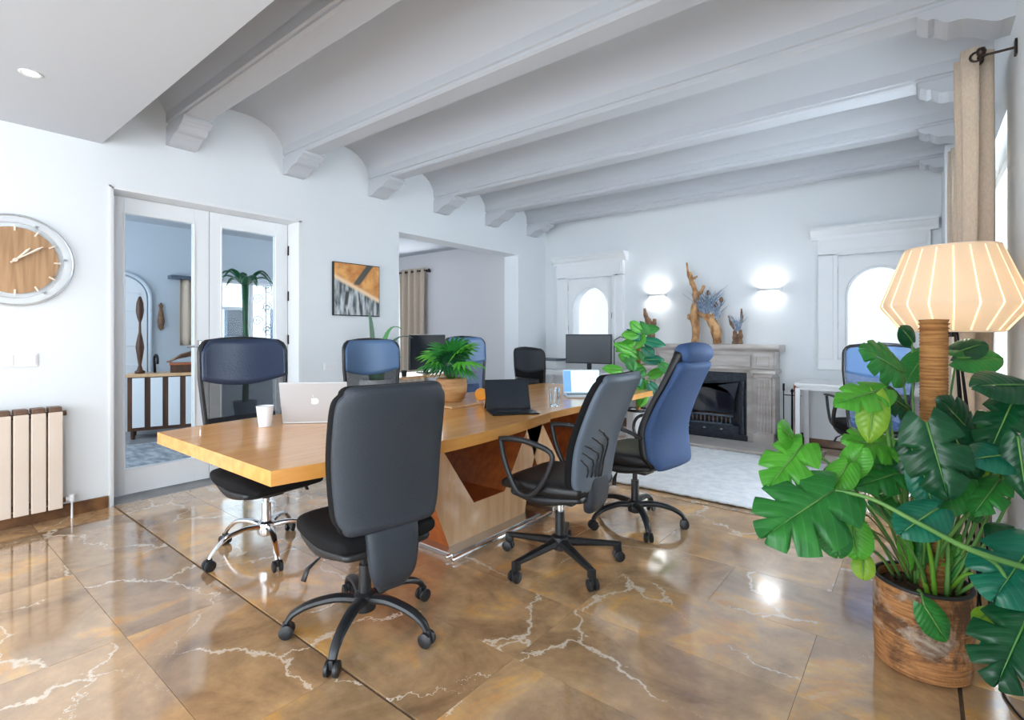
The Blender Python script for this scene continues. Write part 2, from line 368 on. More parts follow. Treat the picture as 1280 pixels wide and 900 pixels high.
# floor with single marble tiles
fl = obj('floor', box(B(), -8.1, .9, YR-.3, 6.75, -.06, -.008), M['grout'], kind='structure')
ys = [1.10-.445*k for k in range(3, 0, -1)]+[1.10+.45167*k for k in range(0, 13)]
tile_cache = {}
def tile(x0, x1, y0, y1, gaps):
    a, b, c_, d = x0+gaps[0], x1-gaps[1], y0+gaps[2], y1-gaps[3]
    key = (round(b-a, 4), round(d-c_, 4))
    cx, cy = (a+b)/2, (c_+d)/2
    if key not in tile_cache:
        o = obj('tile', box(B(), -key[0]/2, key[0]/2, -key[1]/2, key[1]/2, -.008, 0, .0007), M['marble'], fl, loc=(cx, cy, 0))
        tile_cache[key] = o.data
    else:
        o = bpy.data.objects.new('tile', tile_cache[key]); C.objects.link(o); o.parent = fl; o.location = (cx, cy, 0)
for ri in range(len(ys)-1):
    y0, y1 = ys[ri], ys[ri+1]
    if y0 >= 6.6: break
    y1 = min(y1, 6.6)
    phase = 0 if y0 < 1.05 else (.445 if y0 < 1.95 else (.445*((ri) % 2)))
    xs = [.105]; x = .105-(phase if phase else .89)
    while x > -4.6: xs.append(x); x -= .89
    xs.append(-4.6); xs = xs[::-1]+[XR]
    gy0 = .006 if abs(y0-1.10) < .01 or abs(y0-3.81) < .01 else .0008
    gy1 = .006 if abs(y1-1.10) < .01 or abs(y1-3.81) < .01 else .0008
    for a, b in zip(xs, xs[1:]):
        tile(a, b, y0, y1, (.006 if abs(a-.105) < .01 else .0008, .006 if abs(b-.105) < .01 else .0008, gy0, gy1))
obj('floor', box(B(), -4.6, XR, YR, ys[0]-.001, -.008, 0), M['marble'], kind='structure')
obj('floor', box(B(), -8.0, -4.6, -.2, 6.6, -.008, 0), M['greyfloor'], kind='structure')

# left wall with the glazed double door and the wide opening
DY0, DY1, DZ = 1.085, 2.55, 2.325
OY0, OY1, OZ = 3.71, 5.895, 2.405
WT = -4.86
bm = B()
box(bm, WT, XL, YR, DY0, 0, 3.3); box(bm, WT, XL, DY0, DY1, DZ, 3.3); box(bm, WT, XL, DY1, OY0, 0, 3.3)
box(bm, WT, XL, OY0, OY1, OZ, 3.3); box(bm, WT, XL, OY1, YB+.15, 0, 3.3)
obj('wall_left', bm, M['wall'], kind='structure')
# back wall, with two arched windows let in
arches = [(-3.79, .30, 1.62), (-.355, .285, 1.66)]
def arch_fill(bm, cx, hw, spz, top, y0, y1, below=None):
    n = 24
    A = [(cx-hw*math.cos(PI*k/n), spz+hw*1.08*math.sin(PI*k/n)) for k in range(n+1)]
    for (xa, za), (xb, zb) in zip(A, A[1:]):
        P = [(xa, za), (xb, zb), (xb, top), (xa, top)] if below is None else [(xa, below), (xb, below), (xb, zb), (xa, za)]
        v = [bm.verts.new((x, y, z)) for y in (y0, y1) for x, z in P]
        for f in ((0, 1, 2, 3), (7, 6, 5, 4), (0, 4, 5, 1), (1, 5, 6, 2), (2, 6, 7, 3), (3, 7, 4, 0)): bm.faces.new([v[i] for i in f])
    bmesh.ops.remove_doubles(bm, verts=bm.verts, dist=1e-5)
    return bm
def wall_back():
    bm = B()
    # arched holes are cut by building the wall from columns of quads
    xs = [XL]
    for cx, hw, sp_ in arches: xs += [cx-hw, cx+hw]
    xs += [XR+.02]
    for i in range(0, len(xs)-1, 2): box(bm, xs[i], xs[i+1], YB, YB+.15, 0, 3.3)
    for cx, hw, spz in arches:
        box(bm, cx-hw, cx+hw, YB, YB+.15, 0, 1.05)
        arch_fill(bm, cx, hw, spz, 3.3, YB, YB+.15)
    return bm
obj('wall_back', wall_back(), M['wall'], kind='structure')
# right wall with the curtained window; corner pier at the far end
bm = B()
box(bm, XR, XR+.2, YR, -2.7, 0, 3.3); box(bm, XR, XR+.2, -2.7, -.5, 0, .25); box(bm, XR, XR+.2, -2.7, -.5, 2.45, 3.3)  # second, unseen opening added for the side fill
box(bm, XR, XR+.2, -.5, 3.62, 0, 3.3); box(bm, XR, XR+.2, 3.62, 5.3, 0, .45); box(bm, XR, XR+.2, 3.62, 5.3, 2.4, 3.3)
box(bm, XR, XR+.2, 5.3, YB+.15, 0, 3.3)
obj('wall_right', bm, M['wall'], kind='structure')
obj('trim_1', box(B(), .155, XR-.001, 5.75, YB-.001, 0, 2.87), M['wall'], kind='structure', label='square white corner pier between window and back wall')
# wall behind the camera with unseen windows added to let light in
bm = B(); box(bm, WT, -4.3, YR-.2, YR, 0, 3.3); box(bm, -.1, XR+.2, YR-.2, YR, 0, 3.3)
box(bm, -4.3, -.1, YR-.2, YR, 0, .2); box(bm, -4.3, -.1, YR-.2, YR, 2.5, 3.3)
obj('wall_rear', bm, M['wall'], kind='structure')
# skirting
bm = B(); box(bm, XL, XL+.018, -2, DY0-.02, 0, .085, .003); box(bm, XL, XL+.018, DY1+.03, OY0-.02, 0, .085, .003); box(bm, XL, XL+.018, OY1+.02, YB, 0, .085, .003)
obj('baseboard_left', bm, M['skirt'], kind='structure')
bm = B(); box(bm, XL+.02, -2.96, YB-.018, YB, 0, .085, .003); box(bm, -1.2, .15, YB-.018, YB, 0, .085, .003)
obj('baseboard_back', bm, M['skirt'], kind='structure')

# ceiling: barrel vaults between beams, flat dropped soffit near the door
beamY = [1.53+.934*k for k in range(6)]
BZ = 2.87
def ceiling():
    bm = B()
    prof = []
    edges = [.6]+[b for b in beamY]+[7.13]
    for a, b in zip(edges, edges[1:]):
        c_ = (a+b)/2; h = (b-a)/2-.085
        n = 14
        for k in range(n+1):
            u = -1+2*k/n
            prof.append((c_+h*math.sin(u*PI/2), 2.92+.25*(max(0, 1-abs(math.sin(u*PI/2))**2.6))**.62))
    prof = [(y, z) for y, z in prof if .95 < y < 6.75]
    f = []
    A = [bm.verts.new((XL-.02, y, z)) for y, z in prof]; Q = [bm.verts.new((XR+.02, y, z)) for y, z in prof]
    for k in range(len(prof)-1): bm.faces.new((A[k], A[k+1], Q[k+1], Q[k]))
    return bm
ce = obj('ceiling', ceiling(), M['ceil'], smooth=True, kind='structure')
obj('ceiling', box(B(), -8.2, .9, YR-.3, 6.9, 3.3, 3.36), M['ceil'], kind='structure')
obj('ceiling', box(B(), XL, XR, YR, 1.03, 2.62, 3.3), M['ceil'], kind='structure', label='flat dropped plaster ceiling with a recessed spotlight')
bz = [(-.1, BZ+.035), (-.085, BZ+.03), (-.085, BZ+.012), (-.07, BZ), (.07, BZ), (.085, BZ+.012), (.085, BZ+.03), (.1, BZ+.035), (.1, 3.2), (-.1, 3.2)]
bm = prism(B(), bz, 'x', XL, XR)
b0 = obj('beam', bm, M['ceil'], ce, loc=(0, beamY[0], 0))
def corbel(flip):
    # ogee profile (distance from wall, depth under beam)
    L = .36
    P = [(0, 0), (0, -.15)]
    for k in range(9):
        t = k/8; P.append((.03+.12*t, -.15+.035*(1-math.cos(t*PI))/2*2*.6-.012*math.sin(t*PI)))
    for k in range(1, 9):
        t = k/8; P.append((.15+.14*t, -.108+.06*t*t+.01*math.sin(t*PI*2)))
    P += [(.30, -.052), (.315, -.055), (.335, -.04), (L-.012, -.035), (L, -.02), (L, 0)]
    out = []
    for d, z in P: out.append(((XL+d) if not flip else (XR-d), BZ+z+.003))
    bm = B(); prism(bm, out, 'y', -.1, .1)
    return bm
c0 = obj('corbel', corbel(False), M['ceil'], ce, loc=(0, beamY[0], 0)); c1 = obj('corbel', corbel(True), M['ceil'], ce, loc=(0, beamY[0], 0))
for y in beamY[1:]:
    dup_part(b0, ce, loc=(0, y, 0)); dup_part(c0, ce, loc=(0, y, 0)); dup_part(c1, ce, loc=(0, y, 0))

# ---- arched windows with moulded surrounds on the back wall
def arch_window(i, cx, hw, spz, xa, xb):
    """xa, xb: outer edges of the casing"""
    root = obj('window_%d' % i, box(B(), cx-hw-.05, cx+hw+.05, YB+.151, YB+.16, 1.0, spz+hw*1.08+.05), M['frost'], kind='structure')
    # inner leaf: rectangular panel around the arch
    li, ri, top, bot = cx-hw-.075, cx+hw+.075, spz+hw+.13, 1.0
    bm = B(); n = 20
    y0, y1 = YB-.03, YB
    box(bm, li, cx-hw, y0, y1, bot, top); box(bm, cx+hw, ri, y0, y1, bot, top); box(bm, cx-hw, cx+hw, y0, y1, bot, 1.05)
    arch_fill(bm, cx, hw, spz, top, y0, y1)
    obj('window_leaf', bm, M['white'], root)
    bm = B(); tube(bm, [(cx-hw, y0, 1.05)]+[(cx-hw*math.cos(PI*k/n), y0, spz+hw*1.08*math.sin(PI*k/n)) for k in range(n+1)]+[(cx+hw, y0, 1.05)], .009, 6)
    obj('arch_moulding', bm, M['white'], root, smooth=True)
    # casing
    bm = B(); wdt = .10
    co, cb = li-.02, ri+.02
    box(bm, xa+.06, co, YB-.05, YB, .9, top+.03, .006); box(bm, cb, xb-.06, YB-.05, YB, .9, top+.03, .006)
    box(bm, xa+.055, xb-.055, YB-.058, YB, .86, .985, .012)
    box(bm, co-.02, li+.003, YB-.07, YB, .97, top+.05, .006); box(bm, ri-.003, cb+.02, YB-.07, YB, .97, top+.05, .006)
    box(bm, co-.02, cb+.02, YB-.07, YB, top+.03, top+.05, .006)
    obj('window_casing', bm, M['white'], root)
    # frieze and cornice
    bm = B()
    box(bm, xa+.06, xb-.06, YB-.06, YB, top+.05, 2.31, .004)
    box(bm, xa+.09, xb-.09, YB-.068, YB, top+.08, 2.27, .004)
    prism(bm, [(YB, 2.29), (YB-.07, 2.29), (YB-.075, 2.32), (YB-.10, 2.34), (YB-.13, 2.375), (YB-.15, 2.385), (YB-.15, 2.41), (YB, 2.41)], 'x', xa, xb)
    obj('cornice', bm, M['white'], root)
    for hz in (1.35, 1.95):
        obj('hinge', tube(B(), [(li-.004, YB-.04, hz-.04), (li-.004, YB-.04, hz+.04)], .008, 8), M['bronze'], root, smooth=True)
    obj('window_latch', box(B(), ri-.02, ri+.004, YB-.052, YB-.03, 1.48, 1.56, .004), M['bronze'], root)
arch_window(1, -3.79, .30, 1.62, -4.42, -3.2)
arch_window(2, -.355, .285, 1.66, -.96, .13)
# curtained window in the right wall and its frame
w3 = obj('window_3', box(B(), XR+.12, XR+.13, 3.62, 5.3, .45, 2.4), M['glass'], kind='structure')
bm = B()
for y in (3.62, 4.43, 5.24): box(bm, XR+.09, XR+.16, y, y+.06, .45, 2.4, .004)
box(bm, XR+.09, XR+.16, 3.62, 5.3, .45, .52, .004); box(bm, XR+.09, XR+.16, 3.62, 5.3, 2.33, 2.4, .004)
obj('window_frame', bm, M['white'], w3)
# frame bars of the added, unseen windows behind the camera
bm = B()
for x in (-4.3, -3.28, -2.25, -1.2, -.16): box(bm, x, x+.06, YR-.14, YR-.08, .2, 2.5)
obj('window_4', bm, M['white'], kind='structure')

# ---- double glazed door
def door_leaf(i, y0, y1, py0, py1):
    X0, X1 = -4.84, -4.80
    r = obj('door_%d' % i, B(), M['white'], kind='structure')
    bm = B(); box(bm, X0, X1, y0, py0, .012, 2.31, .003); box(bm, X0, X1, py1, y1, .012, 2.31, .003)
    box(bm, X0, X1, py0, py1, .012, .205, .003); box(bm, X0, X1, py0, py1, 2.185, 2.31, .003)
    bm.to_mesh(r.data); bm.free()
    bm = B()
    for a in (0, 1):
        xx = X1+.003 if a else X0-.003
        tube(bm, [(xx, py0, .205), (xx, py1, .205), (xx, py1, 2.185), (xx, py0, 2.185)], .008, 6, closed=True)
    obj('glazing_bead', bm, M['white'], r)
    obj('pane', box(B(), -4.823, -4.817, py0+.001, py1-.001, .206, 2.184), M['door_glass'], r)
    return r
dl = door_leaf(1, 1.10, 1.815, 1.212, 1.70)
dr = door_leaf(2, 1.82, 2.515, 1.912, 2.40)
bm = B(); box(bm, -4.805, -4.785, 1.72, 1.75, .98, 1.2, .004)
tube(bm, [(-4.79, 1.735, 1.15), (-4.745, 1.735, 1.15), (-4.742, 1.72, 1.15), (-4.742, 1.62, 1.148)], .009, 8)
obj('door_handle', bm, M['chrome'], dl, smooth='auto')
for z in (.35, 1.2, 1.62, 2.06):
    obj('hinge', tube(B(), [(-4.79, 2.522, z-.045), (-4.79, 2.522, z+.045)], .011, 8), M['bronze'], dr, smooth=True)
bm = B(); box(bm, -4.85, -4.60, DY0-.002, 1.10, 0, 2.325); box(bm, -4.85, -4.60, 2.52, DY1+.002, 0, 2.325); box(bm, -4.85, -4.60, DY0, DY1, 2.313, 2.33)
box(bm, -4.601, -4.594, DY0-.012, DY0+.002, 0, 2.335); box(bm, -4.601, -4.594, DY0-.012, DY1+.004, 2.325, 2.335)
obj('trim_2', bm, M['white'], kind='structure', label='white door lining around the glazed double door')

# ================================================================= HALL AND ALCOVE beyond the left wall
XH = -8.0
bm = B(); box(bm, XH-.15, XH, -.2, 3.18, 0, 3.3); box(bm, XH-.15, XH, 3.18, 4.12, 0, .85); box(bm, XH-.15, XH, 3.18, 4.12, 2.05, 3.3); box(bm, XH-.15, XH, 4.12, 6.8, 0, 3.3)
obj('wall_hall_far', bm, M['hallwall'], kind='structure')
bm = B(); box(bm, XH, -7.32, 6.3, 6.42, 0, .9); box(bm, XH, -7.32, 6.3, 6.42, 2.3, 3.3); box(bm, -7.32, WT-.001, 6.3, 6.42, 0, 3.3)
obj('wall_alcove', bm, M['wallpink'], kind='structure')
obj('wall_hall_near', box(B(), XH, WT-.001, -.2, -.05, 0, 3.3), M['hallwall'], kind='structure')
obj('ceiling', box(B(), XH, WT-.001, -.05, 6.3, 2.72, 2.8), M['ceil'], kind='structure')
w5 = obj('window_5', box(B(), XH-.09, XH-.08, 3.18, 4.12, .85, 2.05), M['glass'], kind='structure')
bm = B()
for y in (3.18, 3.56, 3.62, 4.08): box(bm, XH-.1, XH-.03, y, y+.04, .85, 2.05)
for z in (.85, 1.62, 2.01): box(bm, XH-.1, XH-.03, 3.18, 3.6, z, z+.04)
box(bm, XH-.1, XH-.03, 3.6, 4.12, 2.01, 2.05)
obj('window_frame', bm, M['white'], w5)
# wrought iron scrolls before the right half of that window
g = thing('window_grille', 'black wrought iron scroll grille outside the far hall window', 'grille', (XH-.125, 3.87, .85))
def scroll(y, z, s, f):
    pts = []
    for k in range(22):
        t = k/21*3.3*PI; r = .012+.075*s*(1-k/21)
        pts.append((0, y+f*(r*math.cos(t)-.08*s), z+r*math.sin(t)))
    return pts
for k in range(7):
    bm = B(); tube(bm, scroll(-.02, .1+.17*k, 1, 1 if k % 2 else -1), .006, 5)
    obj('scroll', bm, M['black_iron'], g, smooth=True)
    bm = B(); tube(bm, scroll(.12, .16+.17*k, .9, -1 if k % 2 else 1), .006, 5)
    obj('scroll', bm, M['black_iron'], g, smooth=True)
for y in (-.2, 0.03, .24): obj('bar', tube(B(), [(0, y, -.002), (0, y, 1.2)], .007, 6), M['black_iron'], g)
w6 = obj('window_6', box(B(), XH, -7.32, 6.36, 6.37, .9, 2.3), M['frost'], kind='structure')
bm = B()
for x in (XH, -7.66, -7.37): box(bm, x, x+.05, 6.32, 6.36, .9, 2.3)
box(bm, XH, -7.32, 6.32, 6.36, .9, .96); box(bm, XH, -7.32, 6.32, 6.36, 2.25, 2.3)
obj('window_frame', bm, M['white'], w6)
# neighbouring house seen through the hall window
hb = thing('neighbour_house', 'white house across the street seen through the glazed door', 'building', (-13, 6.2, -3))
obj('wall', box(B(), -1, 0, -3.5, 4, 0, 7.2), M['facade'], hb)
for (y, z) in ((-.95, 4.15), (.15, 4.15), (-2.1, 4.15), (-.95, 2.0), (.15, 2.0)):
    f = obj('window', box(B(), -.02, .03, y, y+.62, z, z+.75, .01), M['slate'], hb)
    obj('pane', box(B(), .03, .04, y+.06, y+.56, z+.06, z+.69), M['screen'], f)
obj('balcony', box(B(), -.0, .5, -1.3, 1.1, 3.35, 3.5), M['white'], hb)
# arched door on the hall's far wall
t = thing('arched_door', 'pale arched door with dark hinges at the far end of the hall', 'door', (XH, 1.98, 0))
n = 16; hw = .28
poly = [(-hw, 0)]+[(-hw*math.cos(PI*k/n), 1.72+hw*math.sin(PI*k/n)) for k in range(n+1)]+[(hw, 0)]
obj('leaf', prism(B(), poly, 'x', 0.001, .03), M['white'], t)
bm = B(); tube(bm, [(.03, -hw-.04, 0)]+[(.03, -(hw+.04)*math.cos(PI*k/n), 1.72+(hw+.04)*math.sin(PI*k/n)) for k in range(n+1)]+[(.03, hw+.04, 0)], .025, 6)
obj('architrave', bm, M['hallwall'], t, smooth=True)
for z in (.3, .62, 1.1, 1.55): obj('panel', box(B(), .03, .045, -.2, .2, z, z+.24, .006), M['white'], t)
for z in (.5, .95, 1.4, 1.85): obj('hinge', box(B(), .03, .06, -.29, -.25, z, z+.09, .004), M['bronze'], t)
# console with striped front
ct = thing('console_cabinet', 'console cabinet with dark wood and pale striped doors in the hall', 'cabinet', (-7.38, 2.29, 0), R(162))
cw = .37
bm = B(); box(bm, -.19, .19, -cw, cw, .1, .13); box(bm, -.19, .165, -cw, cw, .13, .74)
obj('body', bm, M['dwood'], ct)
obj('top', box(B(), -.21, .21, -cw-.02, cw+.02, .74, .775, .006), M['oak_light'], ct)
for k in range(4):
    y = -cw+.04+.178*k
    obj('door', box(B(), -.185, -.205, y, y+.12, .14, .73, .004), M['white'], ct, label='pale panel')
for k in range(4):
    obj('leg', cyl(B(), ((-1)**k*.15, (cw-.05)*(1 if k < 2 else -1), 0), ((-1)**k*.15, (cw-.05)*(1 if k < 2 else -1), .1), .02, .025, 8), M['dwood'], ct)
p = Vector((-7.38, 2.29, 0))
def on_console(dy): return (p.x+dy*.3, p.y+dy*.95)
x, y = on_console(-.26)
bm = lathe(B(), [(.05, 0), (.055, .02), (.03, .04), (.016, .1), (.03, .2), (.045, .32), (.03, .42), (.014, .5), (.012, .62), (.03, .68), (.042, .76), (.036, .86), (.015, .93), (0, .94)], 14)
tag(obj('carved_figure', bm, M['dwood'], smooth=True, loc=(x, y, .776)), 'tall slim carved dark wood figure on the hall console', 'sculpture')
x, y = on_console(-.10)
bm = B(); tube(bm, [(-.03, 0, 0)]+[(-.055+.06*(1-math.cos(a)), 0, .16+.06*math.sin(a)) for a in [PI*k/9 for k in range(10)]]+[(.06, 0, .11)], .015, 8)
tag(obj('hook_sculpture', bm, M['black_iron'], smooth=True, loc=(x, y, .776)), 'black curved hook sculpture on the hall console', 'sculpture')
x, y = on_console(.2)
t = thing('storage_box', 'low dark wooden box on the right end of the hall console', 'box', (x, y, .776), R(162))
obj('body', box(B(), -.09, .09, -.15, .15, 0, .09, .006), M['dwood'], t); obj('lid', box(B(), -.1, .1, -.16, .16, .09, .12, .006), M['oak_red'], t)
bm = B()
for k in range(3): tube(bm, [(-.06+.05*k, -.18, .0), (-.05+.05*k, -.05, .05+.02*k), (-.04+.05*k, .12, .08+.03*k), (-.02+.05*k, .2, .15)], [.01, .016, .014, .006], 6)
tag(obj('driftwood_branch', bm, M['driftdark'], smooth=True, loc=(x, y, .905)), 'grey twisted branch lying on the dark box in the hall', 'driftwood')
# wall hanging, curtain, rug, palm in the hall
bm = B(); lathe(bm, [(.001, 0), (.03, .03), (.045, .12), (.03, .24), (.02, .3), (.03, .34), (.001, .38)], 10, sx=.4)
tag(obj('wall_mask', bm, M['driftdark'], smooth=True, loc=(XH+.03, 2.42, 1.3)), 'small carved mask hung on the far hall wall', 'mask')
def curtain(name, label, pts, z0, z1, waves, amp, axis_dir, m, nz=10, gather=0, rings=True, rmat='bronze', group=None):
    """cloth hanging from a straight rod between two points in plan"""
    a, b = Vector(pts[0]+(0,)), Vector(pts[1]+(0,)); d = (b-a); L = d.length; d.normalize(); nrm = Vector((-d.y, d.x, 0))
    root = thing(name, label, 'curtain', (a.x, a.y, z0), 0, group)
    bm = B()
    def f(u, v):
        k = 1-.35*gather*math.sin(v*PI)*.6
        s = u*L; off = amp*math.sin(u*waves*2*PI)*(1-.25*math.sin(v*3+u*5)*.5)
        pnt = d*(L*(.5+(u-.5)*k))+nrm*(off+.008*math.sin(9*u+5*v))
        return (pnt.x, pnt.y, v*(z1-z0))
    sheet(bm, f, waves*16, nz)
    obj('cloth', bm, m, root, smooth=True, solid=.004)
    if rings:
        for k in range(waves*2):
            u = (k)/(waves*2.)+.0
            c_ = d*(u*L); bm = B()
            tube(bm, [(c_.x+.0*t, c_.y, z1-z0-.05) if False else tuple(c_+nrm*(.022*math.cos(t))*.35+d*0+nrm*0+Vector((0, 0, z1-z0-.05+.022*math.sin(t)))+nrm*(.018*math.cos(t))) for t in [2*PI*q/12 for q in range(12)]], .005, 6, closed=True)
            obj('grommet', bm, M[rmat], root, smooth=True)
    return root
curtain('tan_curtain', 'tan curtain beside the far hall window seen through the door', ((XH+.1, 2.62), (XH+.1, 3.0)), 1.1, 2.0, 3, .03, 0, M['curtain'], rings=False)
tag(obj('curtain_rail', box(B(), XH+.02, XH+.16, 2.5, 3.14, 2.0, 2.05, .006), M['slate']), 'grey curtain pelmet beside the far hall window', 'rail')
tag(obj('hall_rug', box(B(), -6.9, -5.3, 1.05, 2.5, 0, .012, .003), M['rug2']), 'grey patterned rug on the hall floor', 'rug')
pt = thing('indoor_palm', 'tall potted palm before the far hall window', 'plant', (-7.55, 3.33, 0))
obj('pot', lathe(B(), [(.12, 0), (.16, .3), (.15, .3), (.12, .26), (0, .26)], 20), M['slate'], pt, smooth='auto')
obj('trunk', tube(B(), [(0, 0, .2), (.01, .01, .9), (0, 0, 1.6), (0, 0, 1.95)], [.045, .04, .04, .05], 8), M['g_dark'], pt, smooth=True)
for k in range(11):
    a = 2*PI*k/11; bm = B()
    def f(u, v, a=a, k=k):
        r = .02+u*.40; zz = 1.95+.28*math.sin(u*PI*.75)*(1 if k % 2 else .7)-.18*u*u; wd = .05*math.sin(PI*min(1, u*1.05+.05))
        return (r*math.cos(a)-wd*(v-.5)*2*math.sin(a), r*math.sin(a)+wd*(v-.5)*2*math.cos(a), zz-.04*abs(v-.5))
    obj('frond', sheet(bm, f, 10, 2), M['g_dark'], pt, smooth=True)
# alcove: curtain, desk, screen
curtain('sand_curtain', 'sand curtain on dark rod beside the alcove window', ((-7.66, 6.2), (-6.98, 6.2)), .15, 2.45, 4, .05, 0, M['curtain'])
t = thing('curtain_rod', 'dark curtain rod with ball ends in the alcove', 'rod', (-7.9, 6.2, 2.40))
obj('rod', tube(B(), [(0, 0, 0), (1.02, 0, 0)], .012, 8), M['bronze'], t, smooth=True)
obj('finial', lathe(B(), [(0, -.03), (.02, -.02), (.03, 0), (.02, .02), (0, .03)], 12, (1.04, 0, 0)), M['bronze'], t, smooth=True)
obj('bracket', box(B(), .96, .98, 0, .1, -.03, .01), M['bronze'], t)
t = thing('alcove_desk', 'wooden desk in the wide wall opening under the dark screen', 'desk', (-4.95, 4.4, 0))
obj('desktop', box(B(), -.3, .28, -.68, .68, .725, .755, .004), M['oak_light'], t)
for (a, b) in ((-.27, -.64), (.25, -.64), (-.27, .64), (.25, .64)):
    obj('leg', box(B(), a-.025, a+.025, b-.025, b+.025, 0, .725, .003), M['white_desk'], t)
t = thing('desk_monitor', 'large dark monitor on the alcove desk behind the fan palm', 'monitor', (-5.0, 4.5, .756), R(8))
obj('screen_housing', box(B(), -.02, .015, -.35, .35, .05, .49, .008), M['bezel'], t)
obj('screen', box(B(), .015, .018, -.335, .335, .065, .475), M['screen'], t)
obj('stand', box(B(), -.05, -.02, -.04, .04, 0.01, .3, .004), M['blk'], t); obj('foot', box(B(), -.1, .1, -.12, .12, 0, .012, .004), M['blk'], t)
t = lathe(B(), [(.028, 0), (.034, .07), (.03, .07), (.026, .01), (0, .01)], 16)
tag(obj('black_cup', t, M['blk'], smooth='auto', loc=(-4.78, 3.93, .756)), 'small black cup on the alcove desk', 'cup')

# ================================================================= LEFT WALL ITEMS
# clock
ck = thing('wall_clock', 'round wooden wall clock with cream hands and clear outer ring', 'clock', (-4.598, .575, 1.73))
def disc(r, x0, x1, n=48):
    bm = B(); prism(bm, [(r*math.cos(2*PI*k/n), r*math.sin(2*PI*k/n)) for k in range(n)], 'x', x0, x1); return bm
obj('clock_face', disc(.215, .012, .03), M['cork'], ck)
bm = B(); tube(bm, [(.016, .272*math.cos(2*PI*k/48), .272*math.sin(2*PI*k/48)) for k in range(48)], .03, 8, closed=True, flat=.3, up=(1, 0, 0))
obj('outer_ring', bm, M['acrylic'], ck, smooth=True)
obj('rim_wire', tube(B(), [(.03, .29*math.cos(2*PI*k/48), .29*math.sin(2*PI*k/48)) for k in range(48)], .004, 6, closed=True), M['steel'], ck, smooth=True)
for k in range(12):
    a = 2*PI*k/12; bm = B()
    tube(bm, [(.034, .19*math.cos(a), .19*math.sin(a)), (.034, .225*math.cos(a), .225*math.sin(a))], .006, 6)
    obj('hour_marker', bm, M['cream'], ck)
for k in range(6):
    a = 2*PI*k/6+.1
    obj('spacer', tube(B(), [(0, .25*math.cos(a), .25*math.sin(a)), (.03, .25*math.cos(a), .25*math.sin(a))], .009, 8), M['steel'], ck)
def hand(a, L, x):
    bm = B(); c_, s_ = math.cos(a), math.sin(a)
    tube(bm, [(x, -.03*c_, -.03*s_), (x, L*.5*c_, L*.5*s_), (x, L*.8*c_, L*.8*s_), (x, L*c_, L*s_)], [.004, .006, .009, .003], 6); return bm
obj('hour_hand', hand(R(50), .11, .042), M['cream'], ck); obj('minute_hand', hand(R(37), .165, .048), M['cream'], ck)
obj('hub', disc(.012, .03, .054, 12), M['cream'], ck)
# switch plates
t = thing('switch_plate', 'white wall switch plate on the left wall above the radiator', 'switch', (-4.599, .55, 1.08))
obj('plate', box(B(), 0, .008, -.2, .138, -.045, .045, .002), M['white'], t)
for k in range(3): obj('rocker', box(B(), .008, .013, -.185+.108*k, -.088+.108*k, -.035, .035, .002), M['ceramic'], t)
t = thing('wall_socket', 'low white wall socket under the abstract picture', 'socket', (-4.599, 2.87, .93))
obj('plate', box(B(), 0, .008, -.09, .06, -.035, .035, .002), M['white'], t); obj('insert', box(B(), .008, .012, -.075, .045, -.025, .025, .002), M['ceramic'], t)
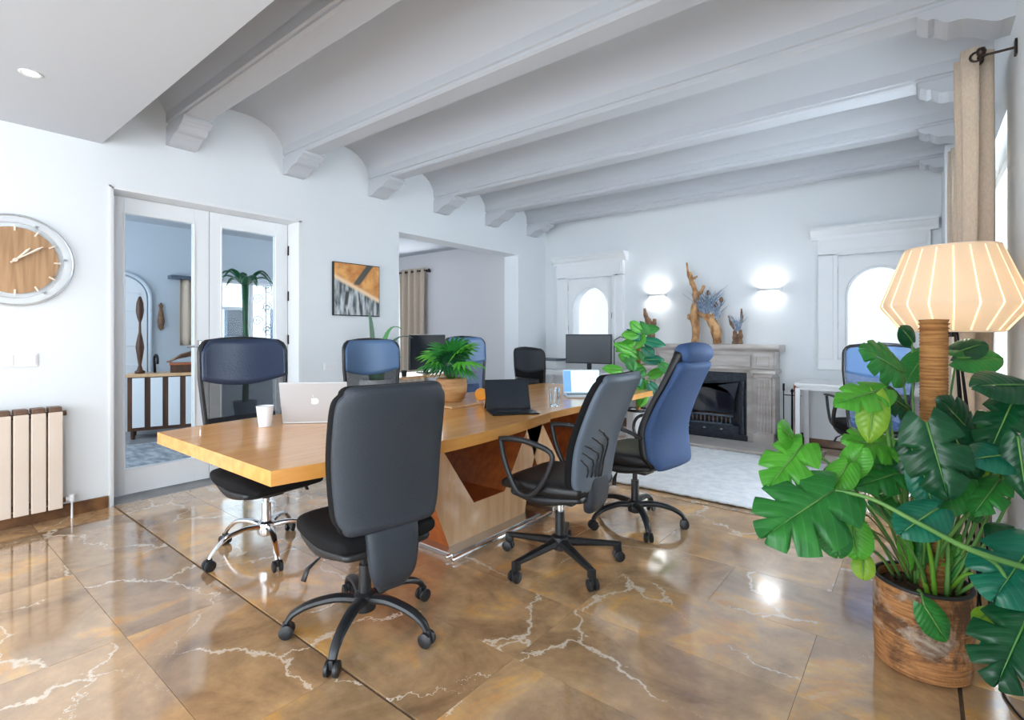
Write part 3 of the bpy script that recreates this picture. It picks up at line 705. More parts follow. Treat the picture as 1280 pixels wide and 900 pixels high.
# abstract picture
def art():
    m = bpy.data.materials.new('abstract_painting'); m.use_nodes = True
    n = m.node_tree.nodes; l = m.node_tree.links; b = n['Principled BSDF']; b.inputs['Roughness'].default_value = .5
    tc = n.new('ShaderNodeTexCoord'); sx = n.new('ShaderNodeSeparateXYZ'); l.new(tc.outputs['Object'], sx.inputs[0])
    def math_(op, a, bb, c=None):
        q = n.new('ShaderNodeMath'); q.operation = op
        for i, v in enumerate((a, bb, c)):
            if v is None: continue
            if isinstance(v, (int, float)): q.inputs[i].default_value = v
            else: l.new(v, q.inputs[i])
        return q.outputs[0]
    Y, Z = sx.outputs[1], sx.outputs[2]
    def mix(f, a, bb):
        q = n.new('ShaderNodeMix'); q.data_type = 'RGBA'; l.new(f, q.inputs[0])
        for i, v in ((6, a), (7, bb)):
            if isinstance(v, tuple): q.inputs[i].default_value = v
            else: l.new(v, q.inputs[i])
        return q.outputs[2]
    no = n.new('ShaderNodeTexNoise'); no.inputs['Scale'].default_value = 9; no.inputs['Detail'].default_value = 6; l.new(tc.outputs['Object'], no.inputs['Vector'])
    mp = n.new('ShaderNodeMapping'); mp.inputs['Scale'].default_value = (1, 22, 5); mp.inputs['Rotation'].default_value = (R(20), 0, 0)
    ns = n.new('ShaderNodeTexNoise'); ns.inputs['Scale'].default_value = 1; ns.inputs['Detail'].default_value = 5
    l.new(tc.outputs['Object'], mp.inputs[0]); l.new(mp.outputs[0], ns.inputs['Vector'])
    def sharp(x, a, bb):
        q = n.new('ShaderNodeMapRange'); q.inputs[1].default_value = a; q.inputs[2].default_value = bb; l.new(x, q.inputs[0]); return q.outputs[0]
    orange = mix(sharp(no.outputs['Fac'], .35, .65), rgb(196, 116, 48), rgb(240, 178, 104))
    grey = mix(sharp(ns.outputs['Fac'], .38, .6), rgb(70, 78, 84), rgb(206, 210, 212))
    line = math_('MULTIPLY_ADD', Y, -.42, 0.01)          # height of the slanting divide at this Y
    dz = math_('SUBTRACT', Z, line)
    col = mix(sharp(dz, -.012, .004), grey, orange)
    near = math_('ABSOLUTE', dz, 0)
    col = mix(sharp(near, .035, .008), col, rgb(246, 214, 176))
    # dark diagonal feather upper right
    dd = math_('ABSOLUTE', math_('SUBTRACT', math_('MULTIPLY_ADD', Y, 1.25, .075), Z), 0)
    f1 = math_('MULTIPLY', sharp(dd, .065, .04), sharp(math_('MULTIPLY_ADD', Y, 1, 0), -.06, -.03))
    f1 = math_('MULTIPLY', f1, sharp(Z, .04, .06)); col = mix(f1, col, rgb(84, 82, 74))
    d2 = math_('ABSOLUTE', math_('SUBTRACT', math_('MULTIPLY_ADD', Z, .12, -.12), Y), 0)
    f2 = math_('MULTIPLY', sharp(d2, .028, .014), math_('MULTIPLY', sharp(Z, .0, -.03), sharp(Z, -.19, -.15))); col = mix(f2, col, rgb(66, 66, 66))
    l.new(col, b.inputs['Base Color']); return m
t = thing('abstract_picture', 'square abstract picture in orange and grey on the left wall', 'picture', (-4.599, 3.145, 1.71))
obj('frame', box(B(), 0, .03, -.277, .277, -.27, .27, .003), M['bezel'], t); obj('canvas', box(B(), .03, .034, -.268, .268, -.261, .261), art(), t)
# radiator
rd = thing('radiator', 'beige aluminium radiator with brown top beside the glazed door', 'radiator', (-4.52, .8, 0))
prev = None
for k in range(8):
    y = -.041-.083*k
    if prev is None:
        bm = B(); box(bm, .03, .045, -.037, .037, .09, .735, .006); box(bm, -.045, .03, -.012, .012, .1, .73, .003); box(bm, -.05, -.035, -.037, .037, .1, .73, .004)
        prev = obj('radiator_section', bm, M['beige'], rd, loc=(0, y, 0))
        bm = B(); box(bm, -.045, .042, -.034, .034, .735, .768, .008)
        obj('top_grille', bm, M['brownenamel'], prev)
    else: dup_part(prev, rd, loc=(0, y, 0))
bm = B(); tube(bm, [(0, -.66, .135), (0, .015, .135)], .018, 10); tube(bm, [(0, -.66, .72), (0, .02, .72)], .018, 10)
obj('manifold', bm, M['brownenamel'], rd, smooth=True)
bm = B(); tube(bm, [(0, .01, .135), (0, .05, .135)], .014, 10); lathe(bm, [(.016, -.02), (.018, -.01), (.018, .02), (.012, .026), (0, .026)], 14, (0, .05, .135)); tube(bm, [(0, .05, .0), (0, .05, .12)], .006, 8)
obj('valve', bm, M['ceramic'], rd, smooth='auto')
# recessed spotlight
dn = thing('recessed_spotlight', 'small round recessed spotlight lit in the flat ceiling', 'spotlight', (-3.65, .52, 2.62))
bm = lathe(B(), [(.032, -.001), (.045, -.006), (.05, -.001), (.045, .01)], 24, caps=False); obj('bezel', bm, M['white'], dn, smooth=True)
obj('bulb', lathe(B(), [(0, -.004), (.03, -.002), (.03, .0)], 20), M['spotglow'], dn)
d = bpy.data.lights.new('spot_beam', 'SPOT'); d.energy = 16; d.spot_size = R(100); d.spot_blend = .8; d.color = (1, .82, .6); d.shadow_soft_size = .04
o = bpy.data.objects.new('spot_beam', d); C.objects.link(o); o.parent = dn; o.location = (0, 0, -.03)

# ================================================================= TABLE
tb = thing('conference_table', 'long honey oak conference table on angular wooden pedestals', 'table', (-2.45, 2.6, 0))
def top1():
    P = []
    n = 18; y0, y1 = .91-2.6, 2.715-2.6
    for k in range(n+1):
        u = k/n; P.append((.592+.105*math.sin(PI*u)**1.0, y0+(y1-y0)*u))
    for k in range(n+1):
        u = 1-k/n; P.append((-.6-.105*math.sin(PI*u), y0+(y1-y0)*u))
    bm = B(); prism(bm, P, 'z', .692, .75); return bm
o = obj('tabletop', top1(), M['oak'], tb)
bv = o.modifiers.new('b', 'BEVEL'); bv.width = .003; bv.segments = 2; bv.limit_method = 'ANGLE'
o = obj('tabletop', box(B(), -.6, .585, .118, 1.735, .704, .75, .003), M['oak'], tb)
def ped(yc):
    prof = [(-.36, 0), (.36, 0), (.40, .2), (.62, .69), (.47, .69), (.14, .2), (-.15, .2), (-.50, .69), (-.66, .69)]
    bm = B(); prism(bm, [(a+yc, b+.03) for a, b in prof], 'x', -.32, .33, 0, 1)
    return bm
obj('pedestal', ped(2.43-2.6), [M['oak_light'], M['oak_red']], tb)  # amber side faces: darker stain with shade put into the wood colour
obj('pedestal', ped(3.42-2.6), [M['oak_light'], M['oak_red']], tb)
for yc in (-.17, .82):
    obj('base_plate', box(B(), -.36, .42, yc-.42, yc+.42, 0.0, .03, .004), M['steel'], tb, label='brushed steel floor plate')
bm = B(); tube(bm, [(.45, -.62, .018), (.45, .32, .018)], .014, 10); tube(bm, [(.40, -.62, .018), (.40, -.4, .018)], .012, 8)
obj('floor_rail', bm, M['chrome'], tb, smooth=True)

# ================================================================= CHAIRS
def star_base(root, kind, phase, r=.31):
    legm = M['chrome'] if kind == 'chrome' else (M['blk'] if kind == 'nylon' else M['blk'])
    hubz = .13 if kind != 'chrome' else .15
    obj('base_hub', lathe(B(), [(.028, hubz-.055), (.045, hubz-.045), (.05, hubz-.01), (.046, hubz+.02), (.03, hubz+.03)], 20), legm, root, smooth='auto')
    bm = B()
    if kind == 'straight':
        tube(bm, [(.03, 0, hubz-.01), (.15, 0, hubz-.02), (r-.012, 0, .095)], [.032, .026, .019], 8, flat=.75, up=(0, 0, 1))
        box(bm, r-.03, r+.012, -.015, .015, .055, .105, .006)
    else:
        k = .62 if kind == 'chrome' else .85
        pts = catmull([(.03, 0, hubz), (.12, 0, hubz+.012), (.22, 0, hubz-.004), (.285, 0, .095), (r, 0, .062)], 4)
        tube(bm, pts, [(.034-.014*i/(len(pts)-1))*k for i in range(len(pts))], 10, flat=.7, up=(0, 0, 1))
    leg = obj('base_leg', bm, legm, root, smooth='auto')
    bm = B()
    for s in (-1, 1):
        tube(bm, [(r, s*.006, .029), (r, s*.011, .029), (r, s*.023, .029), (r, s*.027, .029)], [.02, .029, .029, .02], 18)
    box(bm, r-.016, r+.016, -.008, .008, .03, .066, .004)
    cs = obj('caster', bm, M['blk'], leg, smooth='auto')
    leg.rotation_euler = (0, 0, phase)
    for k in range(1, 5): dup_part(leg, root, rz=phase+2*PI*k/5)
def column(root, z0, z1, kind='nylon'):
    bm = B()
    cyl(bm, (0, 0, z0), (0, 0, (z0+z1)/2+.03), .027, .025, 20); 
    o = obj('gas_column', bm, M['chrome'] if kind == 'chrome' else M['blk'], root, smooth='auto')
    obj('piston', cyl(B(), (0, 0, (z0+z1)/2), (0, 0, z1), .016, .016, 16), M['chrome'] if kind != 'nylon' else M['blk'], root, smooth='auto')
def seat(root, z, mt, x0=-.21, x1=.24, hw=.235, th=.04, shell=True):
    bm = B(); pad(bm, [(x0, z, hw-.03, th*.8, .004), (x0+.12, z-.004, hw, th, .006), (0.06, z-.004, hw, th, .006), (x1-.09, z, hw-.01, th, 0), (x1, z-.022, hw-.05, th*.6, -.008)], 'x', ew=.42, et=.6)
    obj('seat', bm, mt, root, smooth=True)
    if shell:
        bm = B(); pad(bm, [(x0+.01, z-th*.9, hw-.05, .025, .0), (.0, z-th-.02, hw-.025, .04, 0), (x1-.08, z-th-.006, hw-.03, .03, 0)], 'x', ew=.45, et=.7)
        obj('seat_shell', bm, M['blk'], root, smooth=True)
def mech(root, z, lever=1):
    bm = B(); box(bm, -.11, .09, -.06, .06, z-.055, z+.012, .012); obj('tilt_mechanism', bm, M['blk'], root)
    bm = B(); s = lever
    tube(bm, [(.02, s*.05, z-.02), (.02, s*.18, z-.025), (.0, s*.24, z-.05), (-.01, s*.262, z-.09)], [.005, .005, .012, .015], 8, flat=.5)
    obj('tilt_lever', bm, M['blk'], root, smooth=True)
def arms_loop(root, P, y=.27, r=.016, flat=.8, mt='blk'):
    for s in (-1, 1):
        bm = B(); Q = catmull([(a, s*y, b) for a, b in P]+[(P[0][0], s*y, P[0][1])], 4)[:-1]
        tube(bm, Q, r, 8, closed=True, flat=flat, up=(0, 1, 0)); obj('armrest', bm, M[mt], root, smooth=True)

def task_chair(label, loc, rz, phase):
    t = thing('task_chair', label, 'chair', loc, rz, 'office chairs around the conference table')
    star_base(t, 'nylon', phase); column(t, .12, .37); mech(t, .375)
    seat(t, .455, M['blkfab'], x1=.25, hw=.24, th=.045)
    S = [(.53, -.222, .205, .03, .03), (.58, -.215, .225, .035, .035), (.76, -.222, .24, .036, .04), (.92, -.245, .242, .034, .04), (1.00, -.258, .236, .032, .037), (1.03, -.262, .215, .03, .035)]
    obj('backrest', pad(B(), S, 'z', ew=.42), M['blkfab'], t, smooth=True)
    S2 = [(a, b-.03, c_-.007, d_*.9, e_) for a, b, c_, d_, e_ in S]
    obj('backrest_shell', pad(B(), S2, 'z', ew=.42), M['charcoal'], t, smooth=True, label='charcoal rear shell of the backrest')
    S3 = [(.27, -.235, .06, .014, .0), (.32, -.25, .09, .03, .0), (.40, -.25, .105, .034, 0), (.50, -.24, .11, .028, 0), (.56, -.235, .09, .012, 0)]
    obj('back_support', pad(B(), S3, 'z', ew=.55, rnd=.012), M['charcoal'], t, smooth=True)
    bm = B(); tube(bm, [(-.08, 0, .36), (-.18, 0, .335), (-.26, 0, .345), (-.275, 0, .4)], [.03, .03, .028, .02], 8, flat=.5, up=(0, 0, 1)); obj('back_bracket', bm, M['blk'], t, smooth=True)
    return t
task_chair('armless charcoal task chair with black seat nearest the camera', (-1.85, 1.31, 0), R(170), R(61))

def arm_chair(label, loc, rz, phase):
    t = thing('arm_chair', label, 'chair', loc, rz, 'office chairs around the conference table')
    star_base(t, 'straight', phase, .33); column(t, .12, .39, 'steel'); mech(t, .395, -1)
    seat(t, .46, M['leather'], x0=-.2, x1=.25, hw=.235, th=.045)
    S = [(.48, -.19, .205, .03, .03), (.53, -.193, .22, .035, .035), (.70, -.228, .235, .036, .04), (.90, -.305, .24, .034, .04), (1.00, -.35, .235, .03, .037), (1.025, -.36, .22, .028, .035)]
    obj('backrest', pad(B(), S, 'z', ew=.4), M['blkfab'], t, smooth=True)
    S2 = [(a, b-.03, c_-.006, d_*.85, e_) for a, b, c_, d_, e_ in S]
    obj('backrest_shell', pad(B(), S2, 'z', ew=.4), M['slate'], t, smooth=True, label='slate grey rear shell with chevron ribs')
    Sx = catmull(S2, 6)
    def rear(y, z):
        s = min(Sx, key=lambda q: abs(q[0]-z)); return s[1]-s[3]*1.0*max(0, 1-(abs(y)/s[2])**3)**.5+s[4]*(y/.25)**2-.002
    for k in range(5):
        yi = .02+.032*k; zc_ = .715-.032*k; ye = min(.205, yi+.12)
        P = [(yi, .52+.005*k), (yi, .58), (yi, zc_-.02), (yi+.006, zc_)]+[(yi+(ye-yi)*q/4, zc_+(.07-.005*k)*q/4) for q in range(1, 5)]
        P = [(rear(y_, z_)-.004, y_, z_) for y_, z_ in catmull(P, 3)]
        bm = B(); tube(bm, P, .0045, 6); obj('rib', bm, M['blk'], t, smooth=True, label='black chevron rib')
    S3 = [(.34, -.20, .07, .03, .0), (.38, -.215, .10, .035, 0), (.46, -.225, .105, .03, 0), (.54, -.225, .09, .02, 0)]
    obj('back_support', pad(B(), S3, 'z', ew=.5, rnd=.012), M['charcoal'], t, smooth=True)
    arms_loop(t, [(.21, .70), (.06, .705), (-.10, .665), (-.09, .58), (-.04, .49), (.03, .43), (.11, .45), (.18, .58)], .262, .015)
    return t
arm_chair('slate grey backed armchair with loop arms beside the table pedestal', (-1.545, 2.35, 0), R(183), R(5))

def high_chair(label, loc, rz, phase):
    t = thing('high_back_chair', label, 'chair', loc, rz, 'office chairs around the conference table')
    star_base(t, 'nylon', phase); column(t, .12, .40); mech(t, .40)
    seat(t, .47, M['leather'], x0=-.2, x1=.25, hw=.24, th=.05)
    S = [(.46, -.235, .21, .035, .02), (.50, -.225, .235, .045, .03), (.58, -.212, .24, .045, .03), (.68, -.215, .24, .045, .035), (.82, -.26, .225, .04, .03), (.96, -.32, .20, .04, .02), (1.06, -.365, .19, .045, .015), (1.13, -.39, .175, .05, .01)]
    obj('backrest', pad(B(), S, 'z', ew=.5), M['leather'], t, smooth=True)
    S2 = [(a, b-.05, c_+.004, d_, e_) for a, b, c_, d_, e_ in S[:-1]]
    obj('backrest_shell', pad(B(), S2, 'z', ew=.5), M['navy'], t, smooth=True, label='blue upholstered rear of the backrest')
    bm = B(); pad(bm, [(-.16, 1.12, .0, .0, 0)]*2, 'x') if False else None
    bm = B(); tube(bm, [(-.40, -.165, 1.13), (-.405, -.14, 1.135), (-.41, 0, 1.14), (-.405, .14, 1.135), (-.40, .165, 1.13)], [.03, .06, .066, .06, .03], 18)
    obj('headrest', bm, M['navy'], t, smooth=True)
    for s in (-1, 1):
        bm = B(); tube(bm, catmull([(-.19, s*.235, .62), (-.12, s*.275, .66), (.02, s*.285, .685), (.14, s*.285, .66), (.18, s*.28, .58), (.12, s*.25, .46), (.05, s*.2, .43)], 5), .015, 8, flat=.8); obj('armrest', bm, M['blk'], t, smooth=True)
    return t
high_chair('tall high-back armchair with blue rear and round headrest by the table', (-1.48, 3.15, 0), R(174), R(64))

def mesh_chair(label, loc, rz, phase, base='chrome', padm='nleather', meshm='mesh', top=1.22, arms=False, group='office chairs around the conference table'):
    t = thing('mesh_chair', label, 'chair', loc, rz, group)
    star_base(t, base, phase); column(t, .13, .38, base); mech(t, .385)
    seat(t, .45, M['blkfab'], x0=-.2, x1=.25, hw=.25, th=.045)
    dz = top-1.22
    def bk(y, z):
        u = (z-.5)/.72; return -.25-.05*u*u-.02*math.sin(PI*u)+.05*(y/.26)**2
    def hwz(z):
        u = min(1, max(0, (z-dz-.5)/.5)); return .205+.05*u
    # frame
    P = []
    for z in [.52, .6, .7, .8, .9, 1.0, 1.08, 1.14]: P.append((z+dz, hwz(z+dz)))
    right = [(bk(h, z), h, z) for z, h in P]
    arc = []
    H = hwz(1.14+dz)
    for a in (20, 45, 70): arc.append((H-.06+.06*math.cos(R(a)), 1.14+dz+.065*math.sin(R(a))))
    right += [(bk(h, z), h, z) for h, z in arc]+[(bk(.1, 1.215+dz), .1, 1.215+dz), (bk(0, 1.22+dz), 0, 1.22+dz)]
    left = [(x, -y, z) for x, y, z in right[:-1]][::-1]
    bot = [(bk(-.12, .50+dz), -.13, .495+dz), (bk(0, .5+dz), 0, .49+dz), (bk(.12, .5+dz), .13, .495+dz)]
    bm = B(); tube(bm, right+left+bot, .0135, 8, closed=True); obj('backrest_frame', bm, M['blk'], t, smooth=True)
    def up(u, v):
        y = (u-.5)*2; zb = .985+dz-.045*(1-y*y); zt = 1.215+dz-.075*max(0, (abs(y)-.72)/.28)**2
        z = zb+(zt-zb)*v; yy = y*(hwz(z)-.004); return (bk(yy, z)+.012, yy, z)
    bm = B(); sheet(bm, up, 20, 8); obj('top_pad', bm, M[padm], t, smooth=True, solid=.022)
    def lo(u, v):
        y = (u-.5)*2; zt = .985+dz-.045*(1-y*y); z = .5+dz+(zt-.5-dz)*v; yy = y*hwz(z); return (bk(yy, z)+.002*0, yy, z)
    bm = B(); sheet(bm, lo, 16, 14); obj('back_mesh', bm, M[meshm], t, smooth=True)
    bm = B(); tube(bm, [(-.08, 0, .39), (-.2, 0, .37), (-.28, 0, .42), (-.29, 0, .56), (-.30, 0, .7)], [.03, .03, .03, .028, .02], 8, flat=.5)
    obj('back_bracket', bm, M['blk'], t, smooth=True)
    def lum(u, v):
        y = (u-.5)*.4; z = .66+.1*v; return (bk(y, z)-.03, y, z)
    obj('lumbar_support', sheet(B(), lum, 8, 3), M['blk'], t, smooth=True, solid=.012)
    if arms:
        for s in (-1, 1):
            bm = B(); tube(bm, catmull([(-.12, s*.26, .70), (.0, s*.29, .71), (.13, s*.29, .70)], 3), .02, 8, flat=.5); tube(bm, catmull([(-.12, s*.265, .69), (-.10, s*.285, .58), (-.02, s*.27, .46), (.02, s*.23, .42)], 3), .016, 8)
            tube(bm, catmull([(.12, s*.285, .69), (.10, s*.28, .58), (.05, s*.27, .46), (.02, s*.23, .42)], 3), .012, 8)
            obj('armrest', bm, M['blk'], t, smooth=True)
    return t
mesh_chair('black mesh-back chair with chrome base behind the silver laptop', (-2.95, 1.42, 0), R(2), R(54), top=1.225)
mesh_chair('blue-padded mesh chair standing under the abstract picture', (-3.13, 2.46, 0), R(0), R(30), padm='bleather', top=1.21)
mesh_chair('blue mesh chair partly hidden by the fan palm', (-3.2, 3.57, 0), R(-4), R(10), padm='bleather', meshm='bmesh', top=1.225)
mesh_chair('dark mesh chair before the small monitor in the far left corner', (-3.42, 4.88, 0), R(78), R(5), padm='charcoal', meshm='blkfab', top=1.10, base='nylon')
mesh_chair('blue mesh armchair at the white desk under the right arched window', (-.37, 5.45, 0), R(112), R(20), padm='bleather', meshm='bmesh', top=1.17, arms=True, group='office chairs at the white desks')

# ================================================================= THINGS ON THE TABLE
TZ = .751
def laptop(name, label, loc, rz, W, D, lid_h, open_deg, body, scr, parts=None, t1=.014):
    """local frame: hinge along x at y=0, keyboard towards -y, lid rises leaning to +y"""
    t = thing(name, label, 'laptop', loc, rz)
    obj('keyboard_base', box(B(), -W/2, W/2, -D, 0, 0, t1, .003), body, t)
    bm = B()
    for r_ in range(4):
        for c_ in range(12):
            x0 = -W/2+.02+c_*(W-.04)/12; y0 = -.03-.024*(r_+1); box(bm, x0+.002, x0+(W-.04)/12-.002, y0+.003, y0+.022, t1, t1+.0015)
    obj('keys', bm, M['key'], t, kind='stuff')
    obj('trackpad', box(B(), -.05, .05, -D+.012, -D+.075, t1, t1+.0006), body, t)
    a = R(open_deg-90)
    lid = obj('lid', box(B(), -W/2, W/2, -.004, .004, 0, lid_h, .003), body, t, loc=(0, -.001, t1*.7)); lid.rotation_euler = (-a, 0, 0)
    obj('screen', box(B(), -W/2+.008, W/2-.008, -.0052, -.0038, .012, lid_h-.008), scr, lid)
    return t, lid
# silver laptop, back of the lid to the camera
t, lid = laptop('laptop', 'silver laptop with pale fruit emblem on its lid on the near table end', (-2.66, 1.56, TZ), R(180+46), .36, .245, .235, 106, M['alu'], M['screen'])
def emblem(bm):
    # small apple silhouette: two lobes with a bite, plus a leaf
    P = []
    for k in range(40):
        a = 2*PI*k/40; r = .021*(1+.10*math.cos(2*a))*(1-.12*max(0, math.sin(a))**6); x, z = r*math.cos(a), r*math.sin(a)*1.05
        dx, dz_ = x-.023, z-.002
        dd = math.hypot(dx, dz_)
        if dd < .011: x = .023-math.sqrt(max(0, .011**2-dz_**2)); 
        P.append((x, z))
    prism(bm, P, 'y', .0041, .0048)
    L = [(.001+.009*u/6*1.0, .024+.013*u/6+.004*math.sin(PI*u/6)) for u in range(7)]+[(.001+.009*u/6, .024+.013*u/6-.004*math.sin(PI*u/6)) for u in range(5, 0, -1)]
    prism(bm, L, 'y', .0041, .0048); return bm
e_ = obj('lid_emblem', emblem(B()), M['ceramic'], lid, loc=(0, 0, .125)); e_.location = (0, 0, .125)
# dark tablet with keyboard
t, lid = laptop('tablet_laptop', 'black tablet laptop standing open beside the fan palm', (-2.125, 2.62, TZ), R(52+0), .30, .215, .205, 112, M['bezel'], M['screen'], t1=.008)
bm = B(); box(bm, -.14, .14, -.001, .001, 0, .1); k_ = obj('kickstand', bm, M['bezel'], t, loc=(0, .13, 0)); k_.rotation_euler = (R(38), 0, 0)
# lit laptop
t, lid = laptop('lit_laptop', 'open laptop with bright white and blue screen further along the table', (-2.19, 3.66, TZ), R(40), .31, .21, .205, 108, M['alu'], M['litscreen'])
obj('screen_image', box(B(), -.147, -.085, -.0056, -.0052, .014, .195), M['bluescreen'], lid)
# cups
t = thing('paper_cup', 'white paper cup beside the silver laptop', 'cup', (-2.79, 1.335, TZ))
obj('cup', lathe(B(), [(.032, 0), (.044, .108), (.041, .108), (.031, .004), (0, .004)], 28), M['ceramic'], t, smooth='auto')
obj('rim', tube(B(), [(.0435*math.cos(2*PI*k/28), .0435*math.sin(2*PI*k/28), .109) for k in range(28)], .0025, 6, closed=True), M['ceramic'], t, smooth=True)
tag(obj('water_glass', lathe(B(), [(.036, 0), (.04, .125), (.0375, .125), (.034, .01), (0, .01)], 28), M['glass'], smooth='auto', loc=(-2.0, 2.97, TZ)), 'clear water glass between the two open laptops', 'glass')
# wooden tray, fan palm in wooden bowl, orange timer
tag(obj('serving_board', box(B(), -.17, .17, -.2, .2, 0, .014, .006), M['oak_light'], loc=(-2.62, 2.62, TZ)), 'pale wooden board under the fan palm pot', 'board')
pp = thing('potted_fan_palm', 'small fan palm in a turned wooden bowl on the table', 'plant', (-2.66, 2.62, TZ+.015))
obj('bowl', lathe(B(), [(.075, 0), (.095, .02), (.112, .07), (.116, .12), (.108, .165), (.096, .17), (.1, .15), (0, .14)], 36), M['basket'], pp, smooth='auto')
obj('soil', lathe(B(), [(.095, .15), (0, .156)], 24), M['soil'], pp)
random.seed(11)
def fan_leaf(root, b, dirv, size, m, spread=105, nseg=15):
    dirv = Vector(dirv).normalized(); side = dirv.cross(Vector((0, 0, 1)))
    if side.length < .1: side = Vector((1, 0, 0))
    side.normalize(); nrm = side.cross(dirv)
    bm = B(); Lf = size
    hub = Vector(b)
    for k in range(nseg):
        a = R(-spread+2*spread*k/(nseg-1)); L = Lf*(1-.28*(abs(a)/R(spread))**2)
        d = dirv*math.cos(a)+side*math.sin(a); pw = d.cross(nrm).normalized()*(Lf*.075)
        base = hub; m1 = hub+d*L*.35+nrm*.01; m2 = hub+d*L*.7-nrm*(-.004)-Vector((0, 0, .02*L/.2)); tip = hub+d*L-Vector((0, 0, .055*L/.2))
        v0 = bm.verts.new(base); v = [bm.verts.new(q) for q in (m1-pw, m1+nrm*.006, m1+pw, m2-pw*.8, m2+nrm*.006, m2+pw*.8, tip)]
        bm.faces.new((v0, v[0], v[1])); bm.faces.new((v0, v[1], v[2])); bm.faces.new((v[0], v[3], v[4], v[1])); bm.faces.new((v[1], v[4], v[5], v[2])); bm.faces.new((v[3], v[6], v[4])); bm.faces.new((v[4], v[6], v[5]))
    lf = obj('leaf', bm, m, root)
    c0_ = Vector((b[0]*.15, b[1]*.15, .15)); obj('stem', tube(B(), [tuple(c0_), tuple((c0_+hub)/2+Vector((0, 0, .01))), tuple(hub)], .004, 6), M['stem'], lf, smooth=True)
camdir = Vector((2.66, -2.62, 0)).normalized(); rgt = Vector((math.cos(TH), math.sin(TH), 0))
for (rx, fw, z, dx, dz_, s_, m_) in [(-.06, 0, .27, -1, .35, .15, 'g_bright'), (.02, .02, .30, .25, 1, .17, 'g_mid'), (.07, .01, .30, .8, .9, .16, 'g_bright'), (.08, .04, .24, 1, .05, .15, 'g_bright'),
                                 (-.07, .05, .23, -1, -.05, .14, 'g_mid'), (0, .06, .25, .1, .5, .13, 'g_dark'), (-.03, -.05, .29, -.5, .9, .15, 'g_mid'), (.05, .08, .21, .7, -.25, .13, 'g_mid'), (-.02, .09, .22, -.35, -.1, .12, 'g_dark'), (.03, -.06, .30, .4, .8, .16, 'g_dark'), (-.05, -.02, .26, -.8, .7, .15, 'g_bright')]:
    p_ = rgt*(rx*1.15-.015)+camdir*fw; z += .035; s_ *= 1.3; dv_ = rgt*dx+camdir*(.35 if fw > 0 else -.3)
    fan_leaf(pp, (p_.x, p_.y, z), (dv_.x, dv_.y, dz_), s_, M[m_])
ot = thing('orange_timer', 'round orange container on short wooden feet beside the palm bowl', 'container', (-2.52, 2.72, TZ+.0))
bm = B(); tube(bm, [tuple(camdir*-.03+Vector((0, 0, .07))), tuple(camdir*-.022+Vector((0, 0, .07))), tuple(camdir*.022+Vector((0, 0, .07))), tuple(camdir*.03+Vector((0, 0, .07)))], [.03, .044, .044, .036], 28)
obj('body', bm, M['orange'], ot, smooth='auto', loc=(.06, 0, 0))
for s in (-1, 1):
    q = rgt*s*.025; obj('foot', cyl(B(), (q.x+.06, q.y, 0), (q.x*.8+.06, q.y*.8, .04), .007, .007, 8), M['oak_light'], ot)

# ================================================================= BACK OF THE ROOM
# fireplace
fp = thing('fireplace', 'grey beige marble fireplace with fluted legs and black stove insert', 'fireplace', (-2.09, 6.6, 0))
prism_ = B(); prism(prism_, [(-.001, 1.05), (-.30, 1.05), (-.31, 1.065), (-.35, 1.08), (-.36, 1.10), (-.36, 1.13), (-.001, 1.13)], 'x', -.86, .86); obj('mantel_shelf', prism_, M['greystone'], fp)
bm = B(); box(bm, -.80, .80, -.27, -.001, .84, 1.05, .004)
obj('frieze', bm, M['greystone'], fp)
for (a, b) in ((-.55, .55),):
    bm = B(); tube(bm, [(a, -.272, .88), (b, -.272, .88), (b, -.272, 1.01), (a, -.272, 1.01)], .01, 6, closed=True); obj('frieze_moulding', bm, M['greystone'], fp)
for s in (-1, 1):
    bm = B(); box(bm, *(sorted((s*.58, s*.79))), -.315, -.27, .86, 1.04, .006); obj('frieze_block', bm, M['greystone'], fp)
    bm = B(); tube(bm, [(s*.62, -.318, .89), (s*.75, -.318, .89), (s*.75, -.318, 1.0), (s*.62, -.318, 1.0)], .007, 6, closed=True); obj('block_moulding', bm, M['greystone'], fp)
    bm = B(); box(bm, *(sorted((s*.56, s*.82))), -.34, -.001, .80, .85, .012); box(bm, *(sorted((s*.59, s*.79))), -.31, -.001, .76, .80, .008); obj('capital', bm, M['greystone'], fp)
    lg = obj('leg', box(B(), *(sorted((s*.56, s*.80))), -.24, -.001, .06, .76, .004), M['greystone'], fp)
    bm = B(); box(bm, *(sorted((s*.61, s*.77))), -.29, -.24, .12, .76, .004)
    for k in range(4): xx = s*(.635+.035*k); tube(bm, [(xx, -.292, .15), (xx, -.292, .73)], .012, 8)
    obj('fluting', bm, M['greystone'], lg)
    obj('plinth', box(B(), *(sorted((s*.585, s*.80))), -.31, -.001, .0, .13, .006), M['greystone'], fp)
bm = B(); box(bm, -.56, -.49, -.2, -.001, .0, .84); box(bm, .49, .56, -.2, -.001, .0, .84); box(bm, -.5, .5, -.2, -.001, .80, .84)
obj('inner_slips', bm, M['greystone'], fp)
st = obj('stove_insert', B(), M['castiron'], fp)
bm = B(); box(bm, -.49, -.40, -.17, -.001, .02, .8, .004); box(bm, .40, .49, -.17, -.001, .02, .8, .004); box(bm, -.4, .4, -.17, -.001, .68, .8, .004); box(bm, -.4, .4, -.19, -.001, .02, .16, .004); box(bm, -.4, .4, -.06, -.02, .16, .68)
n = 14
prism(bm, [(-.4, .68)]+[(-.34*math.cos(PI*k/n), .46+.19*math.sin(PI*k/n)) for k in range(n+1)]+[(.4, .68)], 'y', -.185, -.17)
box(bm, -.5, .5, -.21, -.19, .0, .06, .006)
bm.to_mesh(st.data); bm.free()
